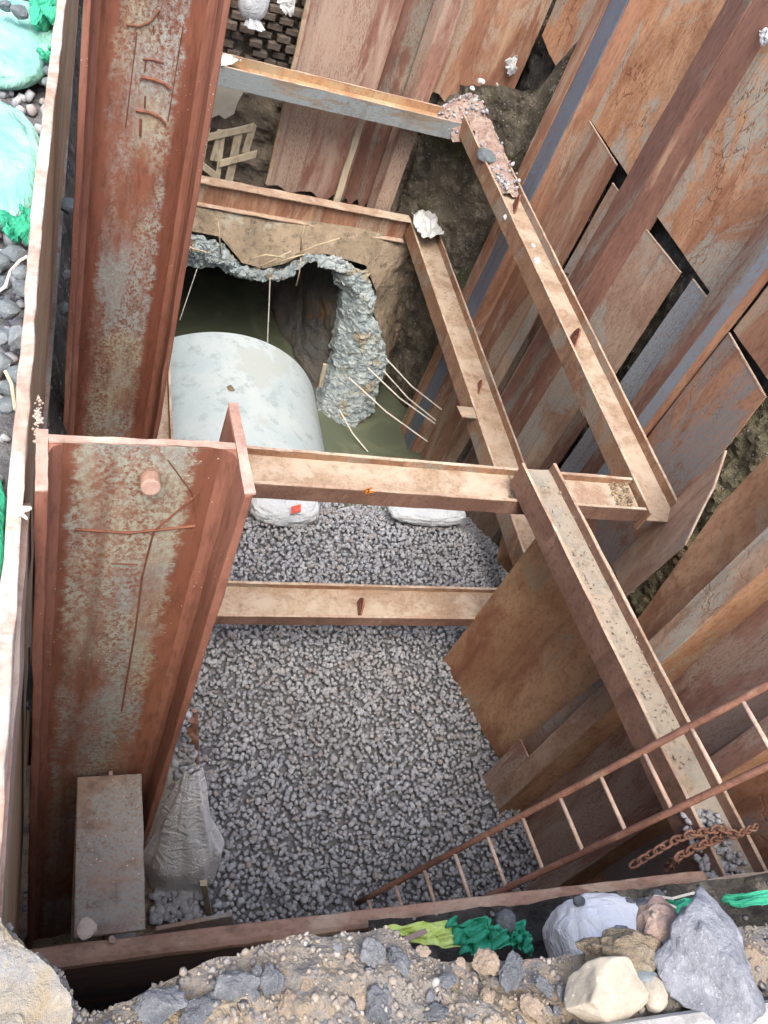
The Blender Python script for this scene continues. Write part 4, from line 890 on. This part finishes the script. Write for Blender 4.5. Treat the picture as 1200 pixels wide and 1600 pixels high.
# ledge fill between rim and waler on the right
soil_sheet('gap_fill', lambda u, v: (.95 + 2.6 * u, .12 + .47 * v, -2.62 - .1 * v), 100, 30, .04, 'soil_dark', 2, 5)
sack('white_sack', at(935, 1468, z=-2.40), (.155, .12, .14), 'white_clean', 'round white sack between the front beam and the broken rim', seed=41, folds=.035)
rag('lime_cloth', [(598, 1448), (700, 1436), (716, 1482), (640, 1470)], dict(z=-2.3), 'yellow_cloth', 'lime yellow cloth folded in the gap under the front beam', amp=.02)
rag('green_net', [(700, 1436), (770, 1432), (800, 1478), (716, 1490)], dict(z=-2.3), 'green_dark', 'green net beside the lime yellow cloth', amp=.05)
rag('green_net', [(790, 1430), (820, 1445), (832, 1492), (800, 1480)], dict(z=-2.33), 'green_dark', 'green net end hanging left of the round white sack', amp=.04)
rag('green_net', [(1018, 1412), (1094, 1402), (1090, 1426), (1024, 1444)], dict(z=-2.3), 'green_dark', 'green net with white cords behind the boulder', amp=.03)
rag('green_net', [(1130, 1398), (1260, 1388), (1260, 1410), (1140, 1416)], dict(z=-2.3), 'green_dark', 'green net strip at the right edge under the front beam', amp=.02)
for k, p in enumerate([[(1022, 1400), (1050, 1404), (1080, 1396), (1100, 1394)], [(1010, 1440), (1030, 1425), (1042, 1412), (1056, 1418)], [(1018, 1448), (1030, 1462), (1034, 1470)]]):
    m = MB(); m.tube([at(*q, z=-2.24) for q in p], .004, 6); tag(m.build('net_cord', 'cord'), ['long white cord along the net behind the boulder', 'bent white cord on the net left of the boulder', 'short white cord hanging off the net by the white sack'][k], 'cord', 'white cords of the net')
m = MB(); m.bar(at(630, 1465, z=-2.26), at(664, 1450, z=-2.26), (.006, -.012, 0), (0, 0, -.006)); tag(m.build('steel_sliver', 'face_dark'), 'dark steel sliver lying on the lime yellow cloth', 'scrap')
for k, (px, py, s) in enumerate([(790, 1440, .035), (1008, 1425, .05), (985, 1418, .03), (905, 1408, .02), (1030, 1402, .025)]):
    tag(rock('grey_stone', at(px, py, z=-2.3), (s, s * .9, s * .8), 'rock_grey', 740 + k), ['square grey stone on the green net', 'large grey stone right of the round white sack', 'smaller stone touching the top of the white sack', 'small stone behind the white sack under the beam', 'stone by the net under the front beam'][k], 'stone', 'stones in the gap')
# rubble on the rim
o = rock('boulder', at(1108, 1492, z=-1.36), (.098, .115, .08), 'rock_boulder', 771, rot=.15, base=ICO4, cuts=9, rough=.15, depth=(.55, .85)); tag(o, 'largest mottled blue grey boulder on the rim at lower right', 'boulder')
o = rock('rock', at(948, 1556, z=-1.38), (.082, .062, .05), 'rock_beige', 765, rot=.2, base=ICO4, cuts=11, rough=.05, depth=(.5, .82)); tag(o, 'smooth beige rock at the bottom left of the boulder', 'rock')
o = rock('rock', at(1020, 1552, z=-1.39), (.03, .025, .018), 'rock_beige', 766, base=ICO3); tag(o, 'small pale stone between beige rock and boulder', 'rock')
o = rock('rock', at(1000, 1530, z=-1.40), (.05, .026, .02), 'stone_blue', 767, rot=-.5, base=ICO3); tag(o, 'flat blue green stone above the small pale stone', 'rock')
o = rock('rock', at(970, 1490, z=-1.40), (.075, .04, .03), 'soil_mid', 768, rot=-.2, base=ICO4, rough=.3); tag(o, 'brown clod right below the round white sack', 'clod')
o = rock('rock', at(1045, 1490, z=-1.42), (.055, .09, .05), 'soil_heap', 769, rot=.1, base=ICO3, rough=.2); tag(o, 'grey brown clod against the left side of the boulder', 'clod')
o = rock('rock', at(968, 1457, z=-2.2), (.035, .02, .02), 'rock_boulder', 770, base=ICO2); tag(o, 'violet stone lying on the round white sack', 'rock')
named = [(425, 1530, .024, 'grey'), (370, 1550, .034, 'grey'), (482, 1540, .018, 'warm'), (250, 1570, .035, 'grey'), (582, 1490, .024, 'grey'), (625, 1503, .026, 'grey'), (700, 1530, .016, 'grey'), (760, 1505, .022, 'warm'), (455, 1580, .03, 'warm'), (600, 1575, .035, 'grey'), (680, 1580, .022, 'grey'), (760, 1560, .018, 'warm'), (850, 1540, .02, 'grey'), (830, 1570, .02, 'warm'), (1180, 1510, .04, 'warm'), (560, 1560, .024, 'warm'), (520, 1590, .03, 'grey'), (320, 1590, .035, 'grey'), (800, 1520, .03, 'grey')]
for j in range(75):
    px, py = random.uniform(160, 1000), random.uniform(1470, 1610)
    yb = 1600 - 150 * math.exp(-((px - 560) / 260) ** 2) if px < 560 else 1450 + (px - 560) * .15
    if py < yb + 18: continue
    if all((px - a) ** 2 + (py - b) ** 2 > 24 ** 2 for a, b, *_ in named): named.append((px, py, random.uniform(.006, .014), random.choice(['grey', 'grey', 'warm'])))
ORD = ['first', 'second', 'third', 'fourth', 'fifth', 'sixth', 'seventh', 'eighth', 'ninth', 'tenth', 'eleventh', 'twelfth', 'thirteenth', 'fourteenth', 'fifteenth', 'sixteenth', 'seventeenth', 'eighteenth', 'nineteenth', 'twentieth']
ORD += ['twenty ' + w for w in ORD[:9]] + ['thirtieth'] + ['thirty ' + w for w in ORD[:9]] + ['fortieth'] + ['forty ' + w for w in ORD[:9]] + ['fiftieth'] + ['fifty ' + w for w in ORD[:9]] + ['sixtieth'] + ['sixty ' + w for w in ORD[:9]] + ['seventieth'] + ['seventy ' + w for w in ORD[:9]]
cnt = {}
pts = []
for _ in range(6000):
    u_, v_ = rng.random(), rng.random() ** 1.5; q = rimtop(u_, v_); pts.append((q.x, q.y, q.z + .001))
tag(scatter('rim_grit', pts, [rng.uniform(.0015, .006) if rng.random() < .93 else rng.uniform(.006, .011) for _ in pts], 'grit'), 'grit and crumbs lying over the broken rim', 'grit', kind='stuff')
for k, (px, py, s, c_) in enumerate(sorted(named)):
    o = rock('rubble_stone', at(px, py, z=-1.41), (s * 1.0, s * random.uniform(.65, 1), s * .28), 'rock_grey' if c_ == 'grey' else 'rock_warm', 900 + k, cuts=9, rough=.3, base=ICO4 if s > .0175 else ICO3)
    kd = ('larger ' if s > .0175 else 'small ') + ('blue grey' if c_ == 'grey' else 'tan'); cnt[kd] = cnt.get(kd, 0) + 1
    tag(o, '%s %s stone from the left bedded in the broken rim' % (ORD[cnt[kd] - 1], kd), 'stone', 'rubble stones of the broken rim')
# corner block lower left
cp = [(-80, 1392), (0, 1432), (22, 1462), (45, 1486), (62, 1504), (85, 1532), (105, 1556), (112, 1580), (112, 1640), (-80, 1640)]
C3 = [at(*p, z=-1.30) for p in cp]; ctr = sum(C3, Vector()) / len(C3)
def cornerfn(u, v):
    L = C3 + [C3[0]]; p = samp(L, u)
    if v < .6: q = ctr.lerp(p, v / .6)
    else: q = p + Vector((0, 0, -.5 * (v - .6) / .4))
    d = .008 * nz(q, 14, 5) + .01 * nz(q, 5); return q + Vector((d, d * .7, d))
tag(grid(cornerfn, 150, 50).build('concrete_corner', 'corner'), 'broken pale concrete corner block at lower left', 'concrete block')
m = MB(); P_ = [at(880, 1606, z=-1.36), at(1010, 1586, z=-1.36), at(1110, 1572, z=-1.36), at(1260, 1552, z=-1.36), at(1400, 1760, z=-1.36), at(860, 1760, z=-1.36)]
m.prism(P_, (0, 0, -.12)); tag(m.build('kerb_slab', 'road', bevel=.02), 'dusty white concrete kerb at the bottom right edge', 'kerb')

for o in bpy.data.objects:
    if '_o' in o: del o['_o']
